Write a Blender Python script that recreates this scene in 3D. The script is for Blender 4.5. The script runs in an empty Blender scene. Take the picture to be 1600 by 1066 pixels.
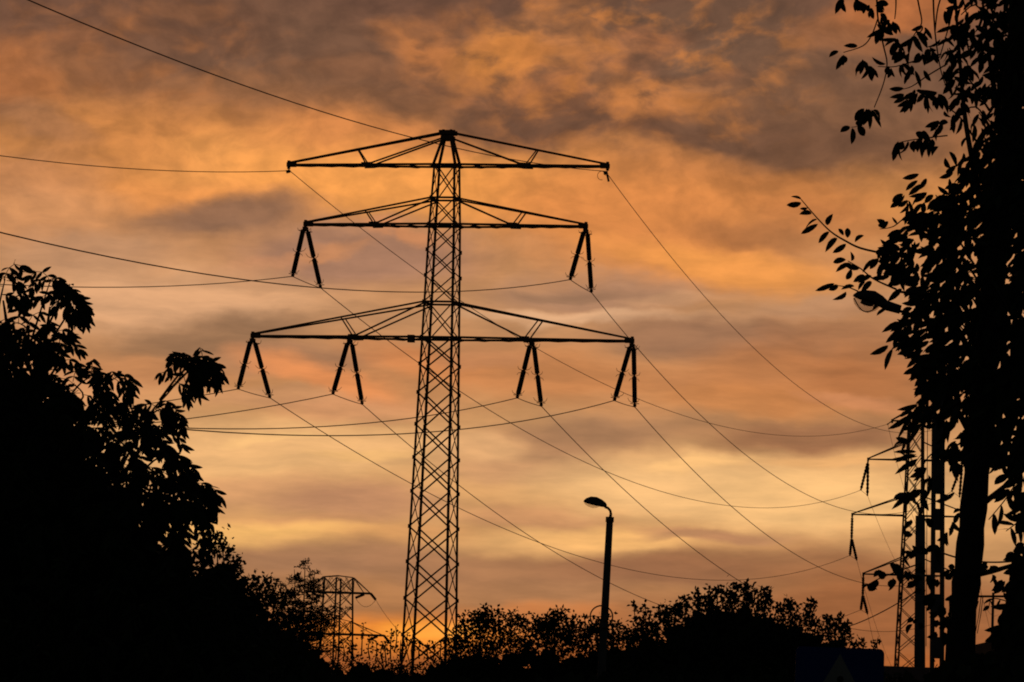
import bpy, math, random
from mathutils import Vector, Matrix, noise

SC = bpy.context.scene
R = math.radians
PX = 7000.0                      # focal length in pixels of the 1600-wide photograph
PITCH, ROLL, EYE = R(5.310236), R(1.995978), 1.6

# ------------------------------------------------------------------ camera
cam_d = bpy.data.cameras.new('camera'); cam = bpy.data.objects.new('camera', cam_d)
SC.collection.objects.link(cam); SC.camera = cam
cam_d.sensor_width = 36.0; cam_d.lens = PX / 1600 * 36.0
cam_d.clip_start = 0.5; cam_d.clip_end = 12000
FW = Vector((0, math.cos(PITCH), math.sin(PITCH)))
_rt = Vector((1, 0, 0)); _up = _rt.cross(FW)
RT = _rt * math.cos(ROLL) + _up * math.sin(ROLL)
UP = -_rt * math.sin(ROLL) + _up * math.cos(ROLL)
cam.matrix_world = Matrix(((RT.x, UP.x, -FW.x, 0), (RT.y, UP.y, -FW.y, 0), (RT.z, UP.z, -FW.z, EYE), (0, 0, 0, 1)))
CAM = Vector((0, 0, EYE))

def ray(px, py):
    return FW + RT * ((px - 800) / PX) - UP * ((py - 533) / PX)
def at(px, py, D):               # a point D metres down the view axis direction (world Y)
    d = ray(px, py)
    return CAM + d * (D / d.y)

# ------------------------------------------------------------------ sky and sun
def lin(c):
    return tuple(((x / 255) / 12.92 if x / 255 <= 0.04045 else ((x / 255 + 0.055) / 1.055) ** 2.4) for x in c) + (1.0,)

SUN_AZ, SUN_EL = R(-1.2), R(1.6)
W = bpy.data.worlds.new('World'); SC.world = W; W.use_nodes = True
nt = W.node_tree; nt.nodes.clear()
def N(t, **k):
    n = nt.nodes.new(t)
    for a, b in k.items(): setattr(n, a, b)
    return n
def link(a, b): nt.links.new(a, b)
def math_n(op, a, b=None, clamp=False):
    n = N('ShaderNodeMath', operation=op, use_clamp=clamp)
    for i, x in enumerate((a, b)):
        if x is None: continue
        if isinstance(x, (int, float)): n.inputs[i].default_value = x
        else: link(x, n.inputs[i])
    return n.outputs[0]
def smooth(x, a, b, lo=0.0, hi=1.0):
    n = N('ShaderNodeMapRange', interpolation_type='SMOOTHSTEP')
    link(x, n.inputs[0])
    for i, v in enumerate((a, b, lo, hi)): n.inputs[i + 1].default_value = v
    return n.outputs[0]
def mix(fac, a, b, mode='MIX'):
    n = N('ShaderNodeMix', data_type='RGBA', blend_type=mode)
    for s, x in ((n.inputs[0], fac), (n.inputs[6], a), (n.inputs[7], b)):
        if isinstance(x, (int, float)): s.default_value = x
        elif isinstance(x, tuple): s.default_value = x
        else: link(x, s)
    return n.outputs[2]

tc = N('ShaderNodeTexCoord')
sep = N('ShaderNodeSeparateXYZ'); link(tc.outputs['Generated'], sep.inputs[0])
X, Y, Z = sep.outputs
az = math_n('ARCTAN2', X, Y)                         # 0 = down the line of pylons, east positive
el = math_n('ARCSINE', Z)
U = math_n('MULTIPLY', az, 70.0)                     # 1 unit = 1/70 rad
V = math_n('MULTIPLY', el, 70.0)
def uv(px, py):
    d = ray(px, py).normalized()
    return math.atan2(d.x, d.y) * 70, math.asin(d.z) * 70
comb = N('ShaderNodeCombineXYZ'); link(U, comb.inputs[0]); link(V, comb.inputs[1])
P0 = comb.outputs[0]
def noise_n(vec, scale, sx=1, sy=1, detail=4, rough=0.55, rot=0.0, off=(0, 0, 0), dist=0.0):
    m = N('ShaderNodeMapping'); link(vec, m.inputs[0])
    m.inputs['Scale'].default_value = (sx, sy, 1); m.inputs['Rotation'].default_value = (0, 0, rot)
    m.inputs['Location'].default_value = off
    n = N('ShaderNodeTexNoise'); link(m.outputs[0], n.inputs['Vector'])
    n.inputs['Scale'].default_value = scale; n.inputs['Detail'].default_value = detail
    n.inputs['Roughness'].default_value = rough; n.inputs['Distortion'].default_value = dist
    return n
# wind-drawn warp of the cloud field
w1 = noise_n(P0, 0.7, 0.8, 1.6, 3, 0.5, off=(3.1, 7.7, 0))
WAMP = smooth(V, 3.0, 9.5, 0.5, 1.1)
def warp(vec, tex, ax, ay):
    s = N('ShaderNodeVectorMath', operation='SUBTRACT'); link(tex.outputs['Color'], s.inputs[0]); s.inputs[1].default_value = (0.5, 0.5, 0.5)
    k = N('ShaderNodeVectorMath', operation='MULTIPLY'); link(s.outputs[0], k.inputs[0]); k.inputs[1].default_value = (ax, ay, 0)
    z_ = N('ShaderNodeVectorMath', operation='SCALE'); link(k.outputs[0], z_.inputs[0]); link(WAMP, z_.inputs[3])   # calmer towards the horizon
    a = N('ShaderNodeVectorMath', operation='ADD'); link(vec, a.inputs[0]); link(z_.outputs[0], a.inputs[1])
    return a.outputs[0]
w2 = noise_n(P0, 2.8, 0.9, 1.5, 4, 0.55, off=(1.3, 2.9, 0))
PW = warp(warp(P0, w1, 1.5, 0.8), w2, 0.42, 0.22)
sepw = N('ShaderNodeSeparateXYZ'); link(PW, sepw.inputs[0])

# base colour of the cloud deck by height above the horizon
ramp = N('ShaderNodeValToRGB'); cr = ramp.color_ramp
link(math_n('DIVIDE', sepw.outputs[1], 14.0, True), ramp.inputs[0])
rows = [(1150, (120, 66, 34)), (1010, (176, 104, 56)), (960, (168, 114, 76)), (900, (172, 126, 88)), (800, (208, 160, 110)), (700, (208, 162, 114)),
        (600, (188, 136, 94)), (500, (188, 142, 104)), (400, (192, 140, 98)), (300, (196, 136, 82)), (200, (160, 110, 74)),
        (100, (126, 90, 70)), (0, (112, 82, 68))]
while len(cr.elements) < len(rows): cr.elements.new(0.5)
for e, (py, c) in zip(list(cr.elements), rows):
    e.position = max(0.0, min(1.0, uv(800, py)[1] / 14.0)); e.color = lin((c[0], c[1] * .98, c[2] * .94))
col = ramp.outputs[0]

# banks, gaps and sunlit undersides of the cloud deck: centre, half extent, tilt, colour, density
def warm(c):
    m_ = max(0.0, min(1.0, (170 - c[0]) / 60))
    kg = .955 if c[0] > 205 and 60 < c[2] < 96 else (.962 if c[2] >= 96 else 1.0)
    return lin((c[0] * (1 + .05 * m_), c[1] * kg, c[2] * (1 - .10 * m_) * (.98 if c[2] >= 96 else 1)))
CLOUDS = [
 (430,80,300,120,0,(112,86,74),.85),(300,30,190,60,8,(108,80,68),.7),(20,112,110,70,0,(176,112,68),.8),(150,135,190,70,10,(150,102,70),.55),(330,150,280,60,0,(164,112,74),.6),(200,30,70,24,20,(140,96,68),.5),(290,18,60,22,0,(138,96,70),.5),(120,60,60,24,0,(146,98,68),.5),
 (250,220,300,95,8,(202,134,76),.85),(50,190,160,42,20,(150,108,80),.65),(50,275,150,50,0,(190,132,92),.6),
 (420,268,260,85,4,(228,162,86),.95),(560,222,220,60,6,(216,146,80),.7),
 (650,68,90,62,20,(190,122,72),.85),(700,40,80,40,0,(160,106,70),.6),(795,85,130,70,-8,(204,132,70),.95),(900,45,110,80,40,(182,120,74),.9),
 (850,140,150,40,8,(170,110,70),.75),(700,125,70,24,0,(120,86,68),.6),(855,178,230,52,2,(108,80,68),.9),(620,150,110,40,10,(120,88,70),.5),
 (965,18,140,46,0,(106,82,72),.85),(1110,25,200,50,0,(104,82,72),.75),(1025,60,80,36,0,(172,112,74),.8),(1000,96,110,26,-4,(158,106,74),.7),
 (960,120,80,26,0,(112,86,74),.7),(1130,85,170,46,0,(112,90,80),.75),(1030,168,130,58,16,(194,126,74),.95),(1098,135,50,30,0,(184,122,76),.8),(1135,120,50,18,-8,(170,112,76),.7),(930,98,60,20,10,(176,116,74),.7),(985,66,50,18,-10,(164,110,74),.6),(1060,190,60,20,20,(188,122,74),.7),(1000,205,60,16,0,(160,106,72),.6),(880,118,60,20,30,(176,114,72),.6),(1180,180,50,20,0,(146,102,76),.6),(740,150,60,18,-10,(164,108,72),.6),(560,110,70,26,0,(140,98,72),.5),(1200,205,40,14,0,(160,108,78),.5),
 (1085,212,150,40,6,(104,78,68),.85),(1330,140,330,180,0,(112,87,74),.6),(1340,50,140,50,-10,(160,106,70),.7),(1440,20,160,44,0,(182,112,66),.85),
 (1230,222,260,66,4,(106,80,68),.8),(1120,262,180,34,0,(160,108,70),.6),(1225,292,190,50,6,(188,122,70),.8),
 (620,288,340,75,2,(236,166,84),.9),(300,312,260,46,4,(226,156,84),.75),(830,300,220,90,8,(228,160,80),.85),
 (1010,345,340,130,10,(212,142,76),.85),(1130,412,270,44,8,(232,162,82),.9),(1190,362,170,32,6,(150,102,68),.6),(1290,335,160,46,8,(186,120,72),.6),
 (60,335,200,70,0,(206,152,102),.65),(350,338,200,46,-6,(138,106,88),.9),(130,400,220,50,0,(186,148,112),.6),
 (550,400,260,70,0,(160,126,104),.8),(520,392,90,16,-10,(208,148,96),.6),(620,366,80,16,14,(214,150,94),.6),(420,418,110,18,-6,(202,148,104),.6),
 (250,475,380,70,0,(218,174,128),.75),(345,525,220,44,-6,(146,112,86),.9),(90,600,200,60,0,(212,158,108),.7),(230,570,160,26,6,(190,132,88),.7),
 (450,560,170,34,0,(160,118,90),.7),(520,592,190,30,14,(224,152,90),.9),(650,565,150,40,10,(212,140,80),.6),(430,620,200,24,0,(198,150,106),.5),
 (930,462,220,48,0,(172,136,106),.75),(920,498,260,18,0,(214,174,130),.9),(880,456,120,16,0,(150,116,92),.5),(1040,470,120,16,-4,(196,154,112),.7),
 (1140,530,280,50,2,(150,112,88),.85),(1270,480,160,24,-4,(184,144,106),.7),(1310,540,200,70,0,(166,114,78),.7),
 (860,590,280,70,4,(198,132,82),.75),(1250,590,280,70,0,(190,124,76),.7),(1370,600,160,70,0,(160,104,66),.6),(760,560,120,26,0,(176,124,88),.5),
 (430,705,360,64,0,(232,188,126),.8),(430,686,110,9,-3,(240,196,128),.8),(580,715,130,14,-2,(240,194,122),.6),(560,640,180,30,0,(206,152,106),.6),
 (420,770,300,36,0,(204,156,110),.6),(560,785,180,36,2,(186,140,102),.8),(430,818,220,16,-3,(196,146,102),.6),(430,838,290,34,2,(238,190,112),.9),(620,840,150,30,0,(214,160,100),.6),
 (520,876,310,50,0,(164,120,88),.9),(600,935,280,46,0,(178,126,82),.7),(790,900,260,50,4,(170,122,86),.8),
 (640,992,250,44,0,(232,140,56),.85),(658,984,100,26,0,(252,172,66),.9),(700,982,70,18,0,(252,180,78),.5),
 (890,690,300,46,-5,(164,122,90),.9),(860,735,200,36,0,(172,128,94),.7),(750,702,110,36,0,(228,182,124),.8),(780,740,130,24,0,(216,168,116),.6),(830,810,180,28,4,(196,146,102),.6),
 (1080,765,320,70,2,(236,194,130),.9),(1100,724,120,15,-4,(244,198,128),.8),(1010,640,180,34,0,(196,140,94),.6),
 (1270,678,250,40,0,(154,110,80),.95),(1150,628,200,36,0,(196,130,78),.75),(1330,628,120,16,8,(206,146,98),.7),(1290,785,280,70,0,(236,194,128),.9),(1310,722,160,14,0,(232,182,116),.7),
 (910,850,280,34,0,(226,180,114),.85),(950,846,150,24,0,(238,188,116),.9),(1120,838,160,14,4,(180,134,96),.8),(1060,838,80,10,-4,(170,126,90),.6),
 (1030,888,260,32,0,(150,106,78),.9),(800,930,200,30,0,(182,130,88),.5),(1240,885,280,38,2,(154,108,76),.75),(1370,960,330,100,0,(152,98,62),.85),(820,962,220,28,0,(206,136,74),.6),
]
for (px, py, rx, ry, ang, c, op) in CLOUDS:
    u, v = uv(px, py)
    sq_ = N('ShaderNodeVectorMath', operation='MULTIPLY_ADD'); link(col, sq_.inputs[0]); sq_.inputs[1].default_value = (1e-7,) * 3; link(PW, sq_.inputs[2])   # keeps the banks evaluated one after another
    m = N('ShaderNodeMapping', vector_type='TEXTURE'); link(sq_.outputs[0], m.inputs[0])
    m.inputs['Location'].default_value = (u, v, 0)
    m.inputs['Rotation'].default_value = (0, 0, -R(ang) + ROLL)
    m.inputs['Scale'].default_value = (rx / 100, ry / 100, 1)
    g = N('ShaderNodeVectorMath', operation='LENGTH'); link(m.outputs[0], g.inputs[0])
    col = mix(smooth(g.outputs['Value'], 1.05, 0.3, 0.0, op), col, warm(c))

def blob_mask(px, py, rx, ry, op):
    u, v = uv(px, py); m = N('ShaderNodeMapping', vector_type='TEXTURE'); link(PW, m.inputs[0])
    m.inputs['Location'].default_value = (u, v, 0); m.inputs['Scale'].default_value = (rx / 100, ry / 100, 1)
    g = N('ShaderNodeVectorMath', operation='LENGTH'); link(m.outputs[0], g.inputs[0]); return smooth(g.outputs['Value'], 1.0, 0.3, 0.0, op)
puff = noise_n(warp(P0, w1, 0.7, 0.4), 1.7, 1.0, 1.6, 5, 0.52, rot=R(-10), off=(4.2, 1.1, 0)).outputs[0]
col = mix(math_n('MULTIPLY', smooth(puff, 0.45, 0.75), blob_mask(985, 90, 420, 190, 0.9)), col, lin((190, 122, 68)))
col = mix(math_n('MULTIPLY', smooth(puff, 0.54, 0.28), blob_mask(900, 110, 520, 190, 0.75)), col, lin((112, 82, 64)))
col = mix(math_n('MULTIPLY', smooth(puff, 0.45, 0.75), blob_mask(180, 90, 420, 150, 0.4)), col, lin((176, 112, 66)))
# finer structure: mottled high cloud above, drawn-out streaks lower down
PF = warp(P0, w1, 0.9, 0.5)
mott = noise_n(PF, 1.9, 1.0, 1.5, 6, 0.56, rot=R(-14))
strk = noise_n(PF, 1.25, 0.5, 2.6, 6, 0.58, rot=R(3))
hi = smooth(V, 6.5, 9.5)
fine = N('ShaderNodeMix', data_type='FLOAT'); link(hi, fine.inputs[0]); link(strk.outputs[0], fine.inputs[2]); link(mott.outputs[0], fine.inputs[3])
amp = smooth(V, 5.0, 10.0, 0.75, 1.0)
lum = math_n('ADD', math_n('MULTIPLY', smooth(fine.outputs[0], 0.25, 0.75, -0.21, 0.17), amp), 1.0)
cl = N('ShaderNodeCombineColor')
link(lum, cl.inputs[0]); link(math_n('POWER', lum, 0.92), cl.inputs[1]); link(math_n('POWER', lum, 0.78), cl.inputs[2])
col = mix(1.0, col, cl.outputs[0], 'MULTIPLY')

gm = N('ShaderNodeGamma'); link(col, gm.inputs[0]); gm.inputs[1].default_value = 1.08; col = gm.outputs[0]
# the rest of the dome: warm dusk round the glow, dull blue-grey behind
skyt = N('ShaderNodeTexSky', sky_type='NISHITA', sun_disc=False, sun_elevation=SUN_EL, sun_rotation=SUN_AZ)
dusk = N('ShaderNodeVectorMath', operation='SCALE'); link(skyt.outputs[0], dusk.inputs[0]); dusk.inputs[3].default_value = 0.05
away = N('ShaderNodeVectorMath', operation='DOT_PRODUCT'); link(tc.outputs['Generated'], away.inputs[0])
away.inputs[1].default_value = (math.sin(SUN_AZ) * math.cos(R(5)), math.cos(SUN_AZ) * math.cos(R(5)), math.sin(R(5)))
near_glow = smooth(away.outputs['Value'], 0.72, 0.955)
brown = mix(smooth(el, 0.17, 0.5), col, lin((84, 66, 62)))
back = mix(0.8, dusk.outputs[0], lin((17, 17, 20)))
col = mix(near_glow, back, brown)
col = mix(smooth(el, -0.03, -0.004), lin((10, 8, 7)), col)
bg = N('ShaderNodeBackground'); link(col, bg.inputs[0]); bg.inputs[1].default_value = 1.13
out = N('ShaderNodeOutputWorld'); link(bg.outputs[0], out.inputs[0])

sun_d = bpy.data.lights.new('sun', 'SUN'); sun = bpy.data.objects.new('sun', sun_d); SC.collection.objects.link(sun)
sun_d.energy = 0.15; sun_d.angle = R(0.6); sun_d.color = (1, 0.5, 0.2)
sd = Vector((math.sin(SUN_AZ) * math.cos(SUN_EL), math.cos(SUN_AZ) * math.cos(SUN_EL), math.sin(SUN_EL)))
sun.rotation_euler = sd.to_track_quat('Z', 'Y').to_euler(); sun.location = sd * 200

SC.view_settings.view_transform = 'Standard'; SC.view_settings.look = 'None'
SC.view_settings.exposure = 0; SC.view_settings.gamma = 1
SC.cycles.filter_width = 1.9
SC.cycles.max_bounces = 2; SC.cycles.transparent_max_bounces = 8
W.cycles.sampling_method = 'NONE'; SC.cycles.volume_bounces = 1

# ------------------------------------------------------------------ materials
def material(name, c1, c2=None, scale=6.0, rough=0.9, metal=0.0, spec=0.15, bump=0.0):
    m = bpy.data.materials.new(name); m.use_nodes = True
    t = m.node_tree; b = t.nodes['Principled BSDF']
    b.inputs['Roughness'].default_value = rough; b.inputs['Metallic'].default_value = metal
    b.inputs['Specular IOR Level'].default_value = spec
    if c2 is None: c2 = tuple(x * 0.6 for x in c1)
    tx = t.nodes.new('ShaderNodeTexCoord'); nz = t.nodes.new('ShaderNodeTexNoise'); rp = t.nodes.new('ShaderNodeValToRGB')
    nz.inputs['Scale'].default_value = scale; nz.inputs['Detail'].default_value = 5
    t.links.new(tx.outputs['Object'], nz.inputs['Vector']); t.links.new(nz.outputs[0], rp.inputs[0])
    rp.color_ramp.elements[0].color = (*c2, 1); rp.color_ramp.elements[1].color = (*c1, 1)
    rp.color_ramp.elements[0].position = 0.35; rp.color_ramp.elements[1].position = 0.7
    t.links.new(rp.outputs[0], b.inputs['Base Color'])
    if bump:
        bp = t.nodes.new('ShaderNodeBump'); bp.inputs['Strength'].default_value = bump
        t.links.new(nz.outputs[0], bp.inputs['Height']); t.links.new(bp.outputs[0], b.inputs['Normal'])
    return m
M = {
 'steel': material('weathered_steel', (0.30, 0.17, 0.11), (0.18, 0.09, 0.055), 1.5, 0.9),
 'cable': material('aluminium_cable', (0.22, 0.15, 0.11), None, 3, 0.8),
 'porcelain': material('brown_porcelain', (0.06, 0.025, 0.015), None, 3, 0.6),
 'concrete': material('pole_concrete', (0.16, 0.15, 0.14), (0.10, 0.095, 0.09), 5, 0.95, bump=0.2),
 'lamp': material('lamp_housing', (0.08, 0.08, 0.085), None, 4, 0.7),
 'glass': material('lamp_bowl', (0.35, 0.33, 0.30), (0.28, 0.26, 0.24), 4, 0.25, spec=0.5),
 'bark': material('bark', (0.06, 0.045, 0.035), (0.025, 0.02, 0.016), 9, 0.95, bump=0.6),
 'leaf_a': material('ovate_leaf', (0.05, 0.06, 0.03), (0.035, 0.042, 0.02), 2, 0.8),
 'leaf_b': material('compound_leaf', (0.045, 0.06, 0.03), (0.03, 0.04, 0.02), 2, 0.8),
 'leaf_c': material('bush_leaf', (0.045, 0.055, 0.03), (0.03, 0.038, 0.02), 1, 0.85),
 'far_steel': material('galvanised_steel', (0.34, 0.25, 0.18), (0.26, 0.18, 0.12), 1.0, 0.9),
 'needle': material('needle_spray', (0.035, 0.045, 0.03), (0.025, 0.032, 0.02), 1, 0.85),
 'ground': material('bare_ground', (0.05, 0.05, 0.03), (0.03, 0.032, 0.02), 0.3, 0.95),
 'asphalt': material('asphalt', (0.055, 0.053, 0.05), (0.04, 0.04, 0.04), 3, 0.9),
 'kerb': material('kerb_concrete', (0.22, 0.21, 0.2), (0.15, 0.145, 0.14), 3, 0.9),
 'blue': material('sign_blue', (0.01, 0.05, 0.28), (0.01, 0.04, 0.24), 2, 0.5),
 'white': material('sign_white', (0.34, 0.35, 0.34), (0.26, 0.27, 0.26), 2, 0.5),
 'black': material('sign_black', (0.012, 0.012, 0.012), (0.01, 0.01, 0.01), 2, 0.5),
 'render': material('wall_render', (0.13, 0.12, 0.115), (0.1, 0.09, 0.085), 0.8, 0.95),
 'roof': material('roof_felt', (0.04, 0.036, 0.036), (0.03, 0.027, 0.026), 1.2, 0.9),
 'pane': material('window_pane', (0.02, 0.022, 0.025), None, 1, 0.2, spec=0.5),
}

glassm = bpy.data.materials.new('clear_bowl'); glassm.use_nodes = True
t_ = glassm.node_tree; t_.nodes.clear(); o_ = t_.nodes.new('ShaderNodeOutputMaterial'); mx = t_.nodes.new('ShaderNodeMixShader'); tr = t_.nodes.new('ShaderNodeBsdfTransparent'); gl = t_.nodes.new('ShaderNodeBsdfGlossy')
tr.inputs[0].default_value = (.82, .8, .78, 1); gl.inputs['Roughness'].default_value = .2; gl.inputs[0].default_value = (.3, .3, .3, 1); mx.inputs[0].default_value = .08
t_.links.new(tr.outputs[0], mx.inputs[1]); t_.links.new(gl.outputs[0], mx.inputs[2]); t_.links.new(mx.outputs[0], o_.inputs[0])
# ------------------------------------------------------------------ mesh helpers
class MB:
    def __init__(s): s.v = []; s.f = []; s.smooth = False
    def beam(s, p, q, w, h=None, up=None):
        h = h or w; p = Vector(p); q = Vector(q); d = (q - p)
        if d.length < 1e-6: return
        d.normalize(); u = Vector(up or (0, 0, 1))
        if abs(d.dot(u)) > 0.95: u = Vector((0.3, 1, 0))
        a = d.cross(u).normalized() * (w / 2); b = a.cross(d).normalized() * (h / 2)
        i = len(s.v)
        for c in (p, q): s.v += [c - a - b, c + a - b, c + a + b, c - a + b]
        s.f += [(i, i + 3, i + 2, i + 1), (i + 4, i + 5, i + 6, i + 7)] + [(i + k, i + (k + 1) % 4, i + 4 + (k + 1) % 4, i + 4 + k) for k in range(4)]
    def angle(s, p, q, w, t, inx, iny):
        """rolled steel angle: two flanges from the heel line p-q towards inx and iny"""
        p = Vector(p); q = Vector(q); inx = Vector(inx).normalized(); iny = Vector(iny).normalized()
        i = len(s.v)
        prof = [(0, 0), (w, 0), (w, t), (t, t), (t, w), (0, w)]
        for c in (p, q): s.v += [c + inx * x + iny * y for x, y in prof]
        s.f += [tuple(range(i + 5, i - 1, -1)), tuple(range(i + 6, i + 12))] + [(i + k, i + (k + 1) % 6, i + 6 + (k + 1) % 6, i + 6 + k) for k in range(6)]
    def tube(s, pts, rad, n=8, cap=True):
        pts = [Vector(p) for p in pts]; i0 = len(s.v); prev = None
        for k, p in enumerate(pts):
            d = (pts[min(k + 1, len(pts) - 1)] - pts[max(k - 1, 0)]).normalized()
            if prev is None:
                u = Vector((0, 0, 1)) if abs(d.z) < 0.9 else Vector((1, 0, 0))
                a = d.cross(u).normalized()
            else: a = (prev - d * prev.dot(d)).normalized()
            prev = a; b = d.cross(a); r = rad[k] if isinstance(rad, (list, tuple)) else rad
            for j in range(n):
                t = 2 * math.pi * j / n; s.v.append(p + (a * math.cos(t) + b * math.sin(t)) * r)
        for k in range(len(pts) - 1):
            for j in range(n):
                s.f.append((i0 + k * n + j, i0 + k * n + (j + 1) % n, i0 + (k + 1) * n + (j + 1) % n, i0 + (k + 1) * n + j))
        if cap:
            s.f.append(tuple(i0 + j for j in reversed(range(n)))); e = i0 + (len(pts) - 1) * n; s.f.append(tuple(e + j for j in range(n)))
    def lathe(s, p, q, prof, n=12):
        p = Vector(p); q = Vector(q); L = (q - p).length; d = (q - p) / L
        s.tube([p + d * (t * L) for t, r in prof], [r for t, r in prof], n)
    def sweep(s, secs):
        """closed cross-sections (lists of equal length) joined one after another"""
        i0 = len(s.v); n = len(secs[0])
        for c in secs: s.v += [Vector(x) for x in c]
        for k in range(len(secs) - 1):
            for j in range(n): s.f.append((i0 + k * n + j, i0 + k * n + (j + 1) % n, i0 + (k + 1) * n + (j + 1) % n, i0 + (k + 1) * n + j))
        s.f.append(tuple(i0 + j for j in reversed(range(n)))); e = i0 + (len(secs) - 1) * n; s.f.append(tuple(e + j for j in range(n)))
    def poly(s, pts, back):
        """flat outline pts with thickness vector back"""
        pts = [Vector(p) for p in pts]; back = Vector(back); n = len(pts); i = len(s.v)
        s.v += pts + [p + back for p in pts]
        s.f += [tuple(range(i, i + n)), tuple(range(i + 2 * n - 1, i + n - 1, -1))] + [(i + k, i + n + k, i + n + (k + 1) % n, i + (k + 1) % n) for k in range(n)]
    def build(s, name, mat, parent=None, origin=None, smooth=False):
        o0 = Vector(origin) if origin is not None else (ORG[parent.name]['_o'] if parent is not None else Vector((0, 0, 0)))
        me = bpy.data.meshes.new(name); me.from_pydata([tuple(v - o0) for v in s.v], [], s.f); me.materials.append(mat)
        if smooth: me.polygons.foreach_set('use_smooth', [True] * len(me.polygons))
        me.update()
        o = bpy.data.objects.new(name, me); SC.collection.objects.link(o)
        ORG[o.name] = {'_o': o0.copy()}
        if parent is not None:
            o.parent = parent; o.location = o0 - ORG[parent.name]['_o']
        else: o.location = o0
        return o
ORG = {}
def tag(o, label=None, cat=None, group=None, kind=None):
    if label: o['label'] = label
    if cat: o['category'] = cat
    if group: o['group'] = group
    if kind: o['kind'] = kind
    return o
def thing(name, label, cat, loc, group=None):
    o = bpy.data.objects.new(name, None); o.empty_display_size = 0.3; SC.collection.objects.link(o); o.location = loc
    ORG[o.name] = {'_o': Vector(loc)}
    return tag(o, label, cat, group)
def lerp(a, b, t): return a + (b - a) * t

# ------------------------------------------------------------------ ground and road
g = MB(); s_ = 600
g.v = [Vector((-s_, -150, 0)), Vector((s_, -150, 0)), Vector((s_, 1150, 0)), Vector((-s_, 1150, 0))]; g.f = [(0, 1, 2, 3)]
tag(g.build('ground', M['ground']), kind='structure')
g = MB(); g.v = [Vector((-120, 3, .004)), Vector((160, 3, .004)), Vector((160, 10, .004)), Vector((-120, 10, .004))]; g.f = [(0, 1, 2, 3)]
tag(g.build('road', M['asphalt']), kind='structure')
for yy in (2.85, 10.15):
    g = MB(); g.beam((-120, yy, .03), (160, yy, .03), .15, .18); tag(g.build('kerb', M['kerb']), kind='structure')

# ------------------------------------------------------------------ the big pylon
PHI = R(13.07); TA = Vector((math.cos(PHI), -math.sin(PHI), 0)); TN = Vector((math.sin(PHI), math.cos(PHI), 0)); TC = Vector((-4.802, 300, 0))
Z1, Z2, Z3 = 39.613 + EYE, 35.549 + EYE, 27.887 + EYE; L1, L2, L3 = 11.078, 9.732, 13.145
def zpy(y):                      # photo row -> height on the pylon axis
    yy = [205, 257, 352, 528, 1000]; zz = [41.964 + EYE, Z1, Z2, Z3, 7.647 + EYE]
    for k in range(4):
        if y <= yy[k + 1] or k == 3: return zz[k] + (zz[k + 1] - zz[k]) * (y - yy[k]) / (yy[k + 1] - yy[k])
def halfw(z):
    t = [(0, 1.78), (7.647 + EYE, 1.53), (Z3, 1.09), (Z2, .916), (Z1, .757), (60, .5)]
    for (a, wa), (b, wb) in zip(t, t[1:]):
        if z <= b: return wa + (wb - wa) * (z - a) / (b - a)
def tp(x, y, z): return TC + TA * x + TN * y + Vector((0, 0, z))
def leg_pt(sx, sy, z): w = halfw(z); return tp(sx * w, sy * w, z)
py_ = thing('lattice_pylon', 'tall dark steel lattice pylon with three tapering crossarms rising from the bushes', 'pylon', TC)
ZTOP = zpy(205); ZU3, ZU2 = zpy(473), zpy(310)
nodes = [0, 2.7, 5.3] + [zpy(y) for y in (1050, 994, 937, 880, 825, 770, 717, 665, 615, 570, 528, 473, 432, 392, 352, 310, 257)]
nodes = [z for z in nodes if z < 5.5 or z > 6.5]; nodes.sort()
for sx in (-1, 1):
    for sy in (-1, 1):
        b = MB(); 
        zs = [-.3, 7.647 + EYE, Z3, Z2, Z1]
        for z0, z1 in zip(zs, zs[1:]):
            b.angle(leg_pt(sx, sy, max(z0, 0)) + Vector((0, 0, min(z0, 0))), leg_pt(sx, sy, z1), lerp(.18, .145, z1 / Z1), .03, -TA * sx, -TN * sy)
        b.build('leg', M['steel'], py_)
b = MB()
def face_pts(f, z):
    q = [(-1, -1), (1, -1), (1, 1), (-1, 1)]; return leg_pt(*q[f], z), leg_pt(*q[(f + 1) % 4], z)
for f in range(4):
    nrm = (TN * -1, TA, TN, TA * -1)[f]
    for z0, z1 in zip(nodes, nodes[1:]):
        a0, a1 = face_pts(f, z0); c0, c1 = face_pts(f, z1)
        w = .105 if z0 < Z3 - .1 else .08
        b.beam(a0 - nrm * .04, c1 - nrm * .04, w, .03, nrm); b.beam(a1 + nrm * .015, c0 + nrm * .015, w, .03, nrm)
        for p in (a0, a1): b.beam(p - Vector((0, 0, .13)), p + Vector((0, 0, .13)), .15, .04, nrm)
    for z in (nodes[1], ZU3, Z3, ZU2, Z2, Z1):
        a0, a1 = face_pts(f, z); b.beam(a0, a1, .13, .13)
for z in (Z3, Z2, Z1):
    b.beam(leg_pt(-1, -1, z), leg_pt(1, 1, z), .1); b.beam(leg_pt(1, -1, z), leg_pt(-1, 1, z), .1)
b.build('bracing', M['steel'], py_)
b = MB()                                                    # the pointed cap
zc = ZTOP - .35
for sx in (-1, 1):
    for sy in (-1, 1):
        b.beam(leg_pt(sx, sy, Z1), tp(sx * .24, sy * .24, zc), .15); b.beam(tp(sx * .26, sy * .26, zc - .15), tp(sx * .26, sy * .26, ZTOP + .08), .15)
for sy in (-1, 1):
    b.beam(tp(-.55, sy * .3, ZTOP - .12), tp(.55, sy * .3, ZTOP - .12), .26, .3); b.beam(tp(-.42, sy * .3, ZTOP - .5), tp(.42, sy * .3, ZTOP - .5), .2, .3)
    for sx in (-1, 1): b.beam(leg_pt(sx, sy, lerp(Z1, ZTOP, .08)), tp(-sx * .12 + sx * .3, sy * .28, zc), .07)
b.build('peak_cap', M['steel'], py_)
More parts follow.
